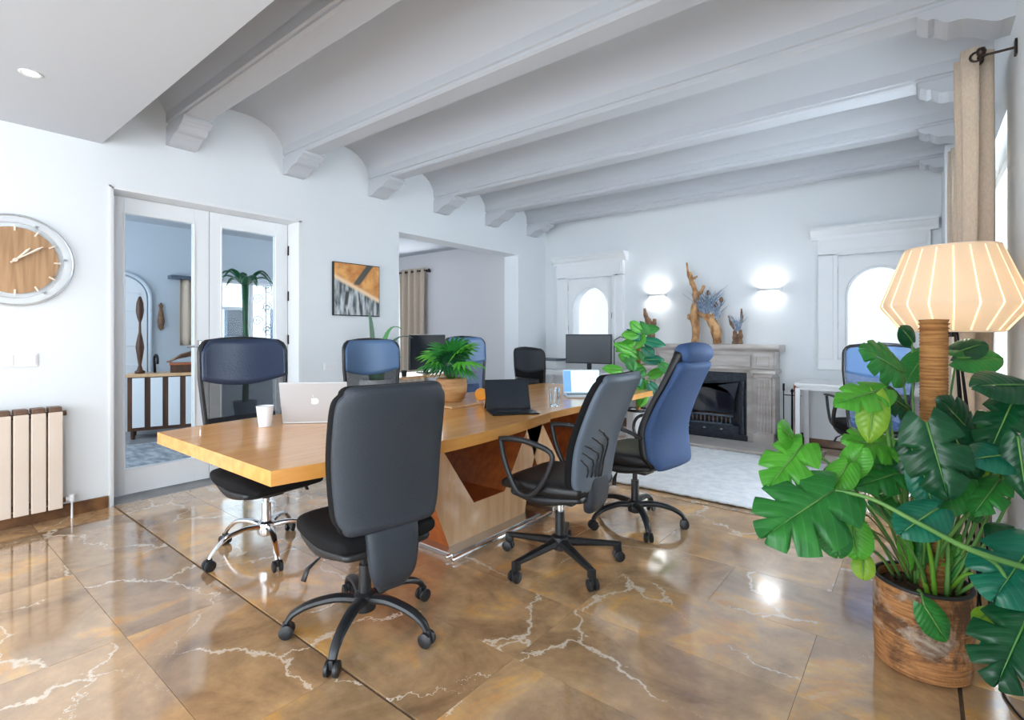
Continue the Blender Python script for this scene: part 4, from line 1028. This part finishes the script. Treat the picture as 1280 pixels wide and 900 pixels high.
obj('stove_glass', box(B(), -.34, .34, -.165, -.155, .3, .66), M['fireglass'], st)
bm = B()
for k in range(13): tube(bm, [(-.3+.05*k, -.18, .17), (-.3+.05*k, -.18, .26)], .009, 6)
tube(bm, [(-.33, -.18, .27), (.33, -.18, .27)], .014, 8); tube(bm, [(-.33, -.18, .17), (.33, -.18, .17)], .01, 8)
obj('log_guard', bm, M['slate'], st, smooth=True)
for s in (-1, 1):
    bm = B(); lathe(bm, [(.03, .08), (.032, .11), (.02, .14), (.018, .58), (.032, .62), (.036, .66), (.03, .70), (0, .71)], 14, (s*.445, -.19, 0))
    obj('stove_column', bm, M['castiron'], st, smooth='auto')
bm = B()
for k in range(2): tube(bm, [(-.3+.02*k, -.1, .2+.05*k), (.28, -.11, .22+.05*k)], .035, 8)
obj('logs', bm, M['dwood'], st, smooth=True)
for k in range(3): obj('air_knob', lathe(B(), [(0, 0), (.016, .005), (.016, .015), (0, .02)], 12, (-.2+.2*k, -.2, .1)), M['steel'], st)
tag(obj('hearth_slab', box(B(), -.98, 1.30, -.86, -.37, 0, .03, .006), M['greystone'], loc=(-2.09, 6.6, 0)), 'grey marble hearth slab before the fireplace', 'hearth')
# rug
rg = B(); random.seed(5)
sheet(rg, lambda u, v: (-2.75+2.05*u, 3.9+1.75*v, .012+.006*random.random()), 90, 60)
tag(obj('pale_rug', rg, M['rug'], smooth=True, solid=.01), 'large pale rug on the marble before the fireplace', 'rug')
# fire tools
ft = thing('fireside_tools', 'black fireside tool set on a stand between fireplace and white desk', 'tools', (-1.13, 6.42, 0))
obj('stand', lathe(B(), [(.09, 0), (.09, .015), (.012, .03), (.01, .6), (.02, .62), (0, .65)], 18), M['black_iron'], ft, smooth='auto')
obj('hanger', tube(B(), [(-.09, 0, .57), (.09, 0, .57)], .006, 6), M['black_iron'], ft)
for k, (x_, nm) in enumerate(((-.08, 'brush'), (.03, 'poker'), (.08, 'shovel'))):
    bm = B(); tube(bm, [(x_, -.03, .66), (x_, -.03, .14)], .006, 6); tube(bm, [(x_, -.03, .70), (x_, -.03, .62)], .011, 8)
    if nm == 'brush': tube(bm, [(x_, -.03, .2), (x_, -.03, .16), (x_, -.03, .04)], [.012, .035, .045], 12)
    if nm == 'shovel': box(bm, x_-.035, x_+.035, -.036, -.024, .05, .17, .003)
    if nm == 'poker': tube(bm, [(x_, -.03, .14), (x_, -.03, .06), (x_+.03, -.03, .09)], .006, 6)
    obj(nm, bm, M['black_iron'] if nm != 'poker' else M['oak_red'], ft, smooth='auto')
# sconces
for (x_, lab) in ((-2.775, 'white wall sconce left of the large driftwood sculpture'), (-1.40, 'white wall sconce right of the driftwood sculptures')):
    s_ = thing('wall_sconce', lab, 'wall light', (x_, 6.6, 1.775), 0, 'wall sconces over the fireplace')
    n = 16
    P = [(.13*math.cos(PI*k/n), -.012-.075*math.sin(PI*k/n)) for k in range(n+1)]+[(-.13, -.001), (.13, -.001)]
    bm = B(); prism(bm, P, 'z', -.016, .016); obj('body', bm, M['white'], s_)
    P2 = [(q[0]*.8, q[1]*.8-.004) for q in P]
    for sg, nm in ((1, 'upper_lens'), (-1, 'lower_lens')):
        bm = B(); prism(bm, P2, 'z', *(sorted((sg*.0165, sg*.0185)))); obj(nm, bm, M['sconceglow'], s_)
        d = bpy.data.lights.new('sconce_beam', 'AREA'); d.shape = 'RECTANGLE'; d.size = .24; d.size_y = .05; d.energy = .9 if sg > 0 else .62; d.color = (1, .985, .97); d.spread = R(150)
        o = bpy.data.objects.new('sconce_beam', d); C.objects.link(o); o.parent = s_; o.location = (0, -.05, sg*.022); o.rotation_euler = (PI if sg > 0 else 0, 0, 0)
# driftwood sculptures
def drift(name, label, loc, paths, m=None):
    bm = B()
    for P, Rr in paths:
        Q = catmull(P, 5); rr = [q[0] for q in catmull([(r_,) for r_ in Rr], 5)]
        random.seed(len(P)*7+3)
        rr = [r_*(1+.22*math.sin(i*1.7)*random.random()) for i, r_ in enumerate(rr)]
        tube(bm, Q, rr, 9)
    t = thing(name, label, 'sculpture', loc)
    obj('driftwood', bm, m or M['drift'], t, smooth=True); return t
dz0 = 1.136
t = drift('driftwood_sculpture', 'tall driftwood sculpture with silvery blue leaves in the middle of the mantel', (-2.08, 6.42, dz0), [
    ([(-.13, 0, 0), (-.12, 0, .18), (-.14, 0, .36), (-.12, .01, .58), (-.16, 0, .76), (-.19, 0, .9)], [.045, .048, .052, .042, .024, .016]),
    ([(.14, 0, 0), (.12, 0, .16), (.05, 0, .3), (-.04, 0, .36), (-.12, 0, .4)], [.045, .06, .05, .04, .035]),
    ([(-.16, 0, .74), (-.21, 0, .86), (-.235, 0, 1.02)], [.03, .018, .01]),
    ([(-.17, 0, .8), (-.13, 0, .82), (-.10, 0, .84)], [.02, .015, .01]),
    ([(-.12, 0, .62), (-.06, 0, .63), (-.02, 0, .72)], [.03, .022, .018]),
    ([(-.16, 0, .3), (-.2, 0, .33), (-.21, 0, .37)], [.03, .03, .015]), ([(.06, 0, .3), (.1, 0, .36), (.1, 0, .4)], [.03, .02, .012])])
random.seed(3)
def sprig(root, c0_, n, L, up=.9, m='airplant'):
    bm = B()
    for k in range(n):
        a = random.uniform(-1, 1); x_, y_ = math.sin(a)*.75, random.uniform(-.4, .4)
        l_ = L*random.uniform(.55, 1); b_ = Vector(c0_)+Vector((random.uniform(-.03, .03), 0, random.uniform(-.03, .03)))
        p1 = b_+Vector((x_*.4, y_*.4, up))*l_*.5; p2 = b_+Vector((x_, y_, up))*l_
        tube(bm, [b_, p1, p2], [.008, .012, .002], 5, flat=.4)
    obj('leaves', bm, M[m], root, kind='stuff')
sprig(t, (-.03, -.02, .34), 34, .36); sprig(t, (.06, -.02, .40), 30, .32); sprig(t, (.14, -.01, .32), 24, .28)
for (x_, z_) in ((.03, .62), (.185, .53), (.12, .47)):
    bm = B(); tube(bm, [(x_-.05, 0, z_-.2), (x_-.01, 0, z_-.08), (x_, 0, z_)], .005, 5); lathe(bm, [(0, -.035), (.02, -.02), (.026, .0), (.018, .03), (0, .04)], 10, (x_, 0, z_)); obj('seed_head', bm, M['driftdark'], t, smooth=True)
t = drift('driftwood_vase', 'small driftwood piece with silvery leaves at the right of the mantel', (-1.71, 6.42, dz0), [
    ([(-.03, 0, 0), (-.025, 0, .08), (-.03, 0, .16)], [.03, .03, .02]), ([(.03, 0, 0), (.035, 0, .1), (.03, 0, .17)], [.028, .025, .02]),
    ([(-.01, 0, .02), (.02, 0, .06), (0, 0, .12)], [.02, .02, .02])], M['driftdark'])
sprig(t, (0, -.01, .16), 26, .22)
for P in ([(-.02, 0, .15), (-.07, 0, .24), (-.1, 0, .34)], [(.02, 0, .15), (.05, 0, .3), (.045, 0, .42)]):
    bm = B(); tube(bm, P, [.008, .02, .008], 8); obj('seed_head', bm, M['driftdark'], t, smooth=True)
drift('driftwood_stub', 'small dark driftwood stub at the left of the mantel behind the pothos', (-2.80, 6.42, dz0), [
    ([(0, 0, 0), (.01, 0, .12), (-.01, 0, .25), (-.06, 0, .36), (-.08, 0, .46)], [.05, .05, .045, .03, .015]), ([(.0, 0, .2), (.05, 0, .26), (.06, 0, .32)], [.04, .035, .02])], M['driftdark'])
# white desks
def desk(label, loc, L, D):
    t = thing('white_desk', label, 'desk', loc)
    obj('desktop', box(B(), 0, L, 0, D, .722, .75, .003), M['white_desk'], t)
    for (x_, y_) in ((.03, .03), (L-.03, .03), (.03, D-.03), (L-.03, D-.03)):
        obj('leg', box(B(), x_-.022, x_+.022, y_-.022, y_+.022, 0, .7, .003), M['white_desk'], t)
    bm = B(); box(bm, .03, L-.03, .03, .05, .68, .722); box(bm, .03, L-.03, D-.05, D-.03, .68, .722); obj('apron', bm, M['white_desk'], t); return t
desk('white desk under the right arched window', (-1.03, 5.95, 0), 1.12, .58)
desk('white desk in the far left corner carrying the small monitor', (-4.45, 5.97, 0), 1.35, .55)
t = thing('small_monitor', 'small dark monitor on the far left white desk', 'monitor', (-3.56, 6.12, .751), R(8))
obj('screen_housing', box(B(), -.335, .335, -.015, .02, .10, .50, .008), M['bezel'], t); obj('screen', box(B(), -.322, .322, -.018, -.015, .115, .485), mat('grey_screen', rgb(92, 96, 100), .3), t)
obj('stand', box(B(), -.03, .03, .02, .05, .01, .3, .004), M['blk'], t); obj('foot', box(B(), -.12, .12, -.08, .1, 0, .012, .004), M['blk'], t)
t = thing('camera_arm', 'thin black bent arm clipped beside the small monitor', 'arm', (-3.2, 6.18, .751))
obj('arm', tube(B(), [(0, 0, 0), (0, 0, .42), (.09, 0, .47), (.2, 0, .44), (.24, 0, .40)], .007, 6), M['black_iron'], t, smooth=True)
obj('head', tube(B(), [(.23, -.02, .41), (.27, -.02, .37)], .018, 8), M['black_iron'], t)
t = thing('printer', 'small grey and clear box on the left end of the corner desk', 'printer', (-4.22, 6.2, .751))
obj('body', box(B(), -.16, .16, -.13, .13, 0, .12, .01), M['acrylic'], t); obj('cover', box(B(), -.17, .17, -.14, .14, .12, .15, .008), M['slate'], t)

# ---- plants helpers
def vein_of(me, b, ax, side, L):
    out = []
    for v in me.vertices:
        d = v.co-b; y = d.dot(ax)/L; x = abs(d.dot(side))/L
        out.append(y-.75*x)
    return out
def leaf(root, b, t_, width, m, split=0, curl=.18, roll=0., stem_to=None, stem_r=.006, stem_mid=None, label=None, stemm='stem', name='leaf'):
    b, t_ = Vector(b), Vector(t_); L = (t_-b).length; ax = (t_-b).normalized()
    view = (Vector((0, 0, 1.25))-(b+t_)/2).normalized(); nrm = (view+Vector((0, 0, .55))).normalized()
    nrm = (nrm-ax*nrm.dot(ax)).normalized(); side = ax.cross(nrm).normalized()
    if roll:
        q = Matrix.Rotation(roll, 3, ax); nrm = q @ nrm; side = q @ side
    W = width/2
    ns = 6; nt = 44 if split else 22
    bm = B()
    slits = [.26, .46, .66] if split >= 2 else ([.3, .55] if split == 1 else [])
    for sg in (-1, 1):
        g = []
        for i in range(nt+1):
            u = i/nt
            ang = R(152)*(1-u)**1.25+R(8)*u         # direction of the side vein off the axis
            ang = R(148-140*u**.8)
            wl = W*1.12*(math.sin(PI*min(1, .16+.84*u))**.62)*(1 if u < .97 else .3)
            wl = W*(.78+.42*math.sin(PI*u**.9)) if u < .5 else W*(.78+.42*math.sin(PI*u**.9))*((1-u)/.5)**.42
            cut = 1
            for s_ in slits:
                off = s_+(.03 if sg > 0 else 0)
                dd = abs(u-off)/.022
                if dd < 1: cut = min(cut, .38+.4*dd)
            wl *= cut
            mid = b+ax*(L*(.02+.98*u))
            row = []
            for j in range(ns+1):
                s_ = j/ns
                q = mid+(ax*math.cos(ang)+side*sg*math.sin(ang))*wl*s_*.95
                q += nrm*(-(curl*W)*s_*s_+.10*W*math.sin(s_*PI)-curl*.9*L*.35*u*u+.02*W*math.sin(u*19+sg))
                row.append(bm.verts.new(q))
            g.append(row)
        for i in range(nt):
            for j in range(ns):
                if j == 0 and False: continue
                bm.faces.new((g[i][j], g[i+1][j], g[i+1][j+1], g[i][j+1]))
    bmesh.ops.remove_doubles(bm, verts=bm.verts, dist=1e-4)
    o = obj(name, bm, m, root, smooth=True, label=label)
    inv = root.matrix_world.inverted() if False else None
    for v in o.data.vertices:
        if v.co.x > .29: v.co.x = .29+.03*math.tanh((v.co.x-.29)/.03)
        v.co = v.co-root.location
    at = o.data.attributes.new('vein', 'FLOAT', 'POINT'); at.data.foreach_set('value', vein_of(o.data, b-root.location, ax, side, L))
    bm = B(); P = [b+nrm*.003, b+ax*L*.33+nrm*(.004-curl*.1*L*.35), b+ax*L*.66+nrm*(.004-curl*.4*L*.35), b+ax*L*.93-nrm*curl*.8*L*.35]
    tube(bm, [q-root.location for q in P], [.0035, .003, .002, .001], 5)
    obj('midrib', bm, M['stem'], o, smooth=True)
    if stem_to is not None:
        e1 = Vector(stem_to); mid = stem_mid and Vector(stem_mid) or (b+e1)/2+Vector((0, 0, .08))
        Q = [((1-t)**2)*e1+2*t*(1-t)*mid+t*t*b for t in [k/10 for k in range(11)]]
        bm = B(); tube(bm, [q-root.location for q in Q], [stem_r*(1.25-.6*k/10) for k in range(11)], 6)
        obj('petiole', bm, M[stemm], o, smooth=True)
    return o
V = from_view
# monstera
mo = thing('monstera', 'large monstera on a cord-wrapped pole in a rustic pot at the right', 'plant', (.0, 2.49, 0))
def pot_surface():
    bm = B(); lathe(bm, [(.134, 0), (.147, .01), (.152, .12), (.152, .30), (.150, .318), (.14, .318), (.138, .28), (0, .27)], 48); return bm
obj('pot', pot_surface(), M['bark'], mo, smooth='auto', label='rustic brown bark-textured pot')
obj('pot_rim', tube(B(), [(.146*math.cos(2*PI*k/48), .146*math.sin(2*PI*k/48), .32) for k in range(48)], .0075, 8, closed=True), M['rim'], mo, smooth=True)
random.seed(2)
obj('soil', lathe(B(), [(.138, .286), (.1, .292), (.05, .30), (0, .297)], 24), M['soil'], mo, smooth=True)
bm = B(); prof = [(0, .27)]
z = .28; k = 0
while z < 1.29: prof += [(.041+.0015*math.sin(z*3), z), (.044, z+.006), (.041, z+.012)]; z += .0125
prof += [(.048, 1.27), (.05, 1.29), (.046, 1.305), (0, 1.308)]
prof = sorted(prof, key=lambda q: q[1])
obj('support_pole', lathe(bm, prof, 24), M['wicker'], mo, smooth=True, loc=(.035, 0.0, 0), label='orange brown cord-wrapped support pole')
crown = Vector((0.0, 2.49, .30))
def cr(dx=0, dy=0, dz_=0): return crown+Vector((dx, dy, dz_))
LV = [ # base px, tip px, distance, width px, material, split, stem anchor or None
 ((1043, 613), (962, 664), 1.72, 100, 'g_mid', 2, (.02, -.03, 0), (1130, 640, 1.72)),
 ((1004, 556), (962, 606), 1.85, 66, 'g_bright', 1, (-.03, 0, 0), (1080, 600, 1.85)),
 ((990, 548), (978, 536), 1.87, 34, 'g_bright', 0, None, None),
 ((1040, 655), (1048, 695), 1.68, 42, 'g_mid', 0, None, None),
 ((1066, 655), (1072, 697), 1.74, 44, 'g_bright', 0, (-.06, 0, 0), (1085, 640, 1.8)),
 ((1079, 697), (1079, 722), 1.74, 24, 'g_yel', 0, (-.08, 0, 0), (1090, 670, 1.8)),
 ((1158, 528), (1186, 622), 1.68, 78, 'g_dark', 1, (.02, .02, 0), (1165, 560, 1.85)),
 ((1128, 466), (1084, 436), 1.88, 60, 'g_mid', 2, (-.02, 0, 0), (1140, 560, 1.95)),
 ((1108, 486), (1048, 502), 1.84, 52, 'g_bright', 1, (-.03, 0, 0), (1120, 580, 1.9)),
 ((1094, 492), (1086, 552), 1.82, 34, 'g_yel', 0, None, None),
 ((1135, 512), (1100, 486), 1.9, 44, 'g_dark', 1, (-.03, .02, 0), (1130, 600, 1.95)),
 ((1124, 558), (1060, 548), 1.9, 58, 'g_bright', 2, (-.04, .02, 0), (1130, 620, 1.95)),
 ((1130, 590), (1072, 606), 1.86, 50, 'g_mid', 1, (-.04, .02, 0), (1130, 650, 1.95)),
 ((1060, 580), (1040, 612), 1.8, 40, 'g_bright', 0, (-.04, .02, 0), (1100, 600, 1.9)),
 ((1196, 448), (1254, 446), 2.0, 46, 'g_mid', 0, (.05, .04, 0), (1180, 520, 2.05)),
 ((1193, 442), (1232, 428), 2.02, 30, 'g_dark', 0, None, None),
 ((1158, 440), (1134, 474), 2.05, 40, 'g_mid', 0, (.0, .05, 0), (1150, 520, 2.05)),
 ((1140, 428), (1128, 410), 2.08, 22, 'g_dark', 0, (.0, .05, 0), (1140, 520, 2.08)),
 ((1282, 482), (1222, 480), 1.72, 58, 'g_dark', 0, (.1, .0, 0), (1262, 590, 1.8)),
 ((1268, 498), (1236, 566), 1.74, 62, 'g_dark', 2, (.08, .0, 0), (1240, 600, 1.8)),
 ((1276, 568), (1212, 572), 1.66, 54, 'g_teal', 0, (.08, .0, 0), (1270, 640, 1.75)),
 ((1272, 545), (1284, 626), 1.62, 44, 'g_dark', 0, None, None),
 ((1172, 636), (1128, 664), 1.62, 58, 'g_teal', 0, (.03, 0, 0), (1180, 660, 1.75)),
 ((1215, 545), (1180, 500), 1.9, 54, 'g_dark', 1, (.05, .03, 0), (1200, 600, 1.95)),
 ((1210, 560), (1240, 530), 1.95, 40, 'g_mid', 0, (.05, .03, 0), (1210, 620, 1.95)),
 ((1205, 600), (1165, 640), 1.75, 50, 'g_mid', 0, (.03, .0, 0), (1190, 660, 1.85)),
 ((1225, 610), (1250, 590), 1.85, 46, 'g_yel', 0, (.06, .0, 0), (1210, 660, 1.9)),
 ((1140, 560), (1150, 615), 1.84, 54, 'g_dark', 0, (-.01, .0, 0), (1145, 640, 1.9)),
 ((1095, 625), (1128, 640), 1.9, 30, 'g_mid', 0, None, None),
 ((1268, 662), (1238, 668), 1.66, 36, 'g_dark', 0, None, None),
 ((1290, 682), (1246, 742), 1.55, 84, 'g_teal', 1, (.1, -.02, 0), (1275, 690, 1.65)),
 ((1284, 772), (1248, 850), 1.46, 84, 'g_dark', 2, None, None),
 ((1240, 762), (1220, 778), 1.6, 22, 'g_yel', 0, None, None),
 ((1248, 800), (1232, 822), 1.48, 22, 'g_teal', 0, None, None),
 ((1190, 540), (1222, 600), 1.78, 52, 'g_dark', 0, (.03, .0, 0), (1200, 640, 1.85)),
 ((1150, 575), (1168, 640), 1.72, 44, 'g_teal', 0, (.0, .0, 0), (1160, 650, 1.8)),
 ((1225, 640), (1196, 622), 1.8, 40, 'g_mid', 0, (.05, .0, 0), (1215, 680, 1.85)),
 ((1112, 566), (1098, 612), 1.9, 38, 'g_mid', 0, (-.03, .0, 0), (1120, 640, 1.92)),
 ((1060, 590), (1078, 560), 1.84, 34, 'g_bright', 0, None, None),
 ((1250, 600), (1218, 640), 1.72, 44, 'g_mid', 1, (.07, .0, 0), (1235, 660, 1.8)),
 ((1155, 757), (1184, 802), 1.72, 38, 'g_mid', 0, (-.01, -.12, .02), (1152, 735, 1.74)),
]
for (b_, t_, zz, wpx, m_, sl, an, mid) in LV:
    zt = zz-.06 if sl else zz-.03
    wd = wpx*zz/640.*(.82 if 34 < wpx < 80 else .95)
    leaf(mo, V(b_[0], b_[1], zz), V(t_[0], t_[1], zt), wd, M[m_], sl, stem_to=(cr(*an) if an else None), stem_mid=(V(*mid) if mid else None), stem_r=.0055)
# the long pale petiole crossing in front, and stalks in the pot
def stalk(P, r, m, name='stalk'):
    Q = catmull([tuple(p_-mo.location) for p_ in P], 6)
    if not isinstance(r, (int, float)): rr = [r[0]+(r[1]-r[0])*i/(len(Q)-1) for i in range(len(Q))]
    else: rr = r
    obj(name, tube(B(), Q, rr, 7), m, mo, smooth=True)
stalk([V(1044, 613, 1.72), V(1090, 624, 1.66), V(1150, 655, 1.58), V(1215, 688, 1.52), V(1290, 712, 1.5)], (.0055, .0095), M['stem'])
stalk([V(1200, 682, 1.55), V(1245, 705, 1.53), V(1266, 745, 1.5), V(1272, 775, 1.48)], .006, M['stem'])
stalk([V(1280, 598, 1.7), V(1230, 625, 1.72), V(1195, 660, 1.8), V(1165, 705, 1.9)], .007, M['stem'])
stalk([V(1078, 575, 1.85), V(1090, 610, 1.85), V(1125, 660, 1.88), V(1150, 712, 1.92)], .006, M['stem'])
stalk([V(1104, 500, 1.86), V(1112, 560, 1.88), V(1122, 640, 1.9), V(1142, 712, 1.93)], .007, M['stem'])
for P in ([(1062, 636), (1085, 645), (1110, 675), (1130, 715)], [(1085, 660), (1105, 672), (1122, 690), (1135, 716)], [(1095, 628), (1112, 655), (1125, 680), (1140, 716)], [(1086, 672), (1100, 676), (1120, 700)]):
    stalk([V(a, b_, 1.84+.02*i) for i, (a, b_) in enumerate(P)], .0028, M['stemtan'], 'aerial_root')
random.seed(9)
for k in range(22):
    a = random.uniform(0, 2*PI); r_ = random.uniform(.0, .085); h = random.uniform(.1, .32)
    p0 = Vector((.02+r_*math.cos(a), 2.49+r_*math.sin(a), .29)); p2 = p0+Vector((random.uniform(-.1, .12), random.uniform(-.06, .05), h)); p1 = (p0+p2)/2+Vector((.01, 0, .03))
    stalk([p0, p1, p2], (.009, .005), M[random.choice(['stem', 'stem', 'g_mid', 'g_yel'])])
for k, (px_, py_, tx, ty) in enumerate(((1135, 712, 1128, 655), (1150, 705, 1158, 665), (1182, 712, 1200, 668), (1190, 716, 1222, 690), (1168, 716, 1190, 690))):
    leaf(mo, V(px_, py_, 1.9), V(tx, ty, 1.88), .045, M['g_mid' if k % 2 else 'g_bright'], 0)

# lamp
lp = thing('floor_lamp', 'lit floor lamp with ribbed cream shade on a black wire base', 'lamp', (.098, 2.86, 0))
zt, zm, zb = 1.615, 1.375, 1.262
SH = [(.158, zt), (.243, zm), (.165, zb)]
n = 48
obj('lamp_shade', lathe(B(), [(.165, zb), (.168, zb+.004), (.243, zm-.01), (.245, zm), (.243, zm+.01), (.16, zt-.003), (.156, zt)], n, caps=False), M['shade'], lp, smooth='auto', solid=.003)
r0 = None
for k in range(20):
    a = 2*PI*k/20
    if r0 is None:
        r0 = obj('shade_slit', tube(B(), [(.162, 0, zt-.01), (.2425, 0, zm+.012), (.2475, 0, zm), (.2425, 0, zm-.012), (.172, 0, zb+.006)], .0032, 5), M['shade_rib'], lp, smooth=True, label='thin glowing slit in the shade')
    else: dup_part(r0, lp, rz=a)
bm = B()
for r_, z_ in ((.158, zt), (.166, zb)): tube(bm, [(r_*math.cos(2*PI*k/40), r_*math.sin(2*PI*k/40), z_) for k in range(40)], .003, 6, closed=True)
obj('shade_ring', bm, M['cream'], lp, smooth=True)
obj('bulb', lathe(B(), [(0, 1.36), (.02, 1.365), (.032, 1.40), (.026, 1.44), (.014, 1.46), (0, 1.46)], 16), M['lampglow'], lp, smooth=True)
d = bpy.data.lights.new('lamp_light', 'POINT'); d.energy = 4.2; d.color = (1, .88, .74); d.shadow_soft_size = .04
o = bpy.data.objects.new('lamp_light', d); C.objects.link(o); o.parent = lp; o.location = (0, 0, 1.40)
obj('lamp_holder', cyl(B(), (0, 0, 1.24), (0, 0, 1.37), .016, .016, 12), M['black_iron'], lp)
bm = B()
for k in range(3): a = 2*PI*k/3; tube(bm, [(0, 0, 1.27), (.165*math.cos(a), .165*math.sin(a), zb)], .0025, 5)
obj('spider', bm, M['black_iron'], lp)
for k in range(4):
    a = 2*PI*k/4+.5; 
    for s in (-1, 1):
        aa = a+s*.12; ft_ = Vector((.165*math.cos(aa), .165*math.sin(aa), 0)); tp = Vector((.022*math.cos(a), .022*math.sin(a), 1.26))
        obj('leg', tube(B(), [tp, (tp+ft_)/2, ft_], .0042, 6), M['black_iron'], lp)
bm = B()
for k in range(4):
    a = 2*PI*k/4+.5; b_ = 2*PI*(k+1)/4+.5
    for z1, z2 in ((.12, .42), (.42, .12)):
        q1 = .165*(1-z1/1.35); q2 = .165*(1-z2/1.35)
        tube(bm, [(q1*math.cos(a), q1*math.sin(a), z1), (q2*math.cos(b_), q2*math.sin(b_), z2)], .0035, 5)
obj('cross_wires', bm, M['black_iron'], lp)
# power cord near the pot
tag(obj('lamp_cord', tube(B(), catmull([(.19, 2.75, .006), (.24, 2.6, .006), (.22, 2.45, .006), (.27, 2.3, .006), (.32, 2.38, .006)], 6), .004, 6), M['black_iron'], smooth=True), 'thin black cord on the floor right of the monstera pot', 'cord')

# curtains at the right window and their rod
rod = thing('window_curtain_rod', 'dark bronze curtain rod above the right window', 'rod', (.215, 3.22, 2.56))
obj('rod', tube(B(), [(0, 0, 0), (0, 1.95, 0)], .011, 10), M['bronze'], rod, smooth=True)
obj('finial', lathe(B(), [(0, -.03), (.02, -.02), (.03, 0), (.02, .02), (0, .03)], 14, (0, 1.97, 0)), M['bronze'], rod, smooth=True)
obj('finial', lathe(B(), [(0, -.022), (.015, -.015), (.02, 0), (.015, .015), (0, .022)], 14, (0, -.01, 0)), M['bronze'], rod, smooth=True)
bm = B(); tube(bm, [(0, .04, 0), (.118, .04, 0)], .006, 8); box(bm, .115, .124, .02, .06, -.035, .035, .002); obj('bracket', bm, M['bronze'], rod)
curtain('linen_curtain', 'near sand linen curtain panel hanging behind the floor lamp', ((.205, 3.28), (.205, 3.72)), .02, 2.62, 4, .062, 0, M['curtain'], nz=14)
curtain('linen_curtain', 'far sand linen curtain panel at the end of the right window', ((.215, 4.95), (.215, 5.18)), .02, 2.62, 3, .05, 0, M['curtain'], nz=10)

# pothos on a tall white planter behind the table
pc = Vector((-2.16, 4.67, .026))
po = thing('pothos', 'pothos climbing a moss pole in a tall white planter behind the table', 'plant', tuple(pc))
obj('planter', lathe(B(), [(.085, 0), (.10, .02), (.115, .47), (.115, .49), (.10, .49), (.1, .46), (0, .46)], 28), M['ceramic'], po, smooth='auto')
obj('planter_rim', tube(B(), [(.112*math.cos(2*PI*k/28), .112*math.sin(2*PI*k/28), .49) for k in range(28)], .014, 8, closed=True), M['rim'], po, smooth=True)
obj('soil', lathe(B(), [(.1, .462), (0, .47)], 16), M['soil'], po)
obj('moss_pole', cyl(B(), (0, 0, .46), (0, 0, 1.33), .024, .022, 10), M['wicker'], po, smooth='auto')
PL = [((800, 412), (790, 404)), ((803, 412), (822, 410)), ((792, 425), (772, 437)), ((806, 425), (830, 430)), ((788, 438), (770, 430)), ((802, 440), (812, 452)), ((790, 452), (776, 444)), ((808, 450), (828, 449)),
      ((795, 432), (804, 420)), ((786, 448), (792, 462)), ((776, 462), (756, 460)), ((792, 466), (800, 482)), ((812, 470), (828, 462)), ((826, 455), (846, 470)), ((806, 476), (798, 486)), ((812, 480), (822, 492)), ((796, 418), (780, 418)), ((804, 462), (790, 470)), ((798, 446), (786, 436)), ((806, 434), (816, 444)), ((794, 456), (806, 468)), ((800, 405), (810, 416)), ((806, 490), (800, 506)), ((788, 412), (798, 424))]
random.seed(21)
for k, (b_, t_) in enumerate(PL):
    zz = 4.82+random.uniform(-.06, .08)
    bb = V(b_[0], b_[1], zz); tt = V(t_[0]+(t_[0]-b_[0])*.1, t_[1]+(t_[1]-b_[1])*.1, zz-.03)
    an = Vector((pc.x, pc.y, min(1.3, max(.5, bb.z-.03))))
    leaf(po, bb, tt, .095, M[['g_bright', 'g_mid', 'g_bright', 'g_teal'][k % 4]], 0, stem_to=an, stem_mid=(bb+an)/2+Vector((0, 0, .03)), stem_r=.004)

# aloe-like plant behind the second mesh chair
sp_ = thing('strap_leaf_plant', 'green strap-leaved plant in a white planter under the picture', 'plant', (-4.3, 3.18, 0))
obj('planter', lathe(B(), [(.11, 0), (.14, .02), (.17, .78), (.165, .80), (.15, .8), (.145, .76), (0, .76)], 28), M['ceramic'], sp_, smooth='auto')
obj('soil', lathe(B(), [(.148, .762), (0, .768)], 16), M['soil'], sp_)
for k, (dx, h, bend) in enumerate(((-.06, .70, -.03), (.06, .64, .20), (.12, .53, .26), (0, .42, .02), (-.1, .33, -.12), (.1, .3, .16), (.03, .36, .1), (-.04, .4, .05))):
    bm = B()
    def f(u, v, dx=dx, h=h, bend=bend, k=k):
        x_ = (v-.5)*2; wdt = .028*(1-u**2.2)+.002
        c_ = rgt*(dx*.4*1+bend*u*u+dx*.5*u)+camdir*(.02*((k % 3)-1)); zz = .765+h*(math.sin(u*PI*.5)-(.16*u**3 if bend > .1 else 0))
        q = c_+rgt*(x_*wdt); return (q.x, q.y, zz+.008*abs(x_))
    obj('leaf', sheet(bm, f, 12, 2), M['g_mid' if k % 2 else 'g_dark'], sp_, smooth=True)
# floor cable under the table
tag(obj('floor_cable', tube(B(), catmull([(-2.95, 3.3, .006), (-2.8, 3.0, .006), (-2.6, 2.95, .006), (-2.55, 3.1, .006), (-2.9, 3.3, .03)], 6)[:-1], .006, 6), M['black_iron'], smooth=True), 'black cable lying on the floor under the table', 'cable')
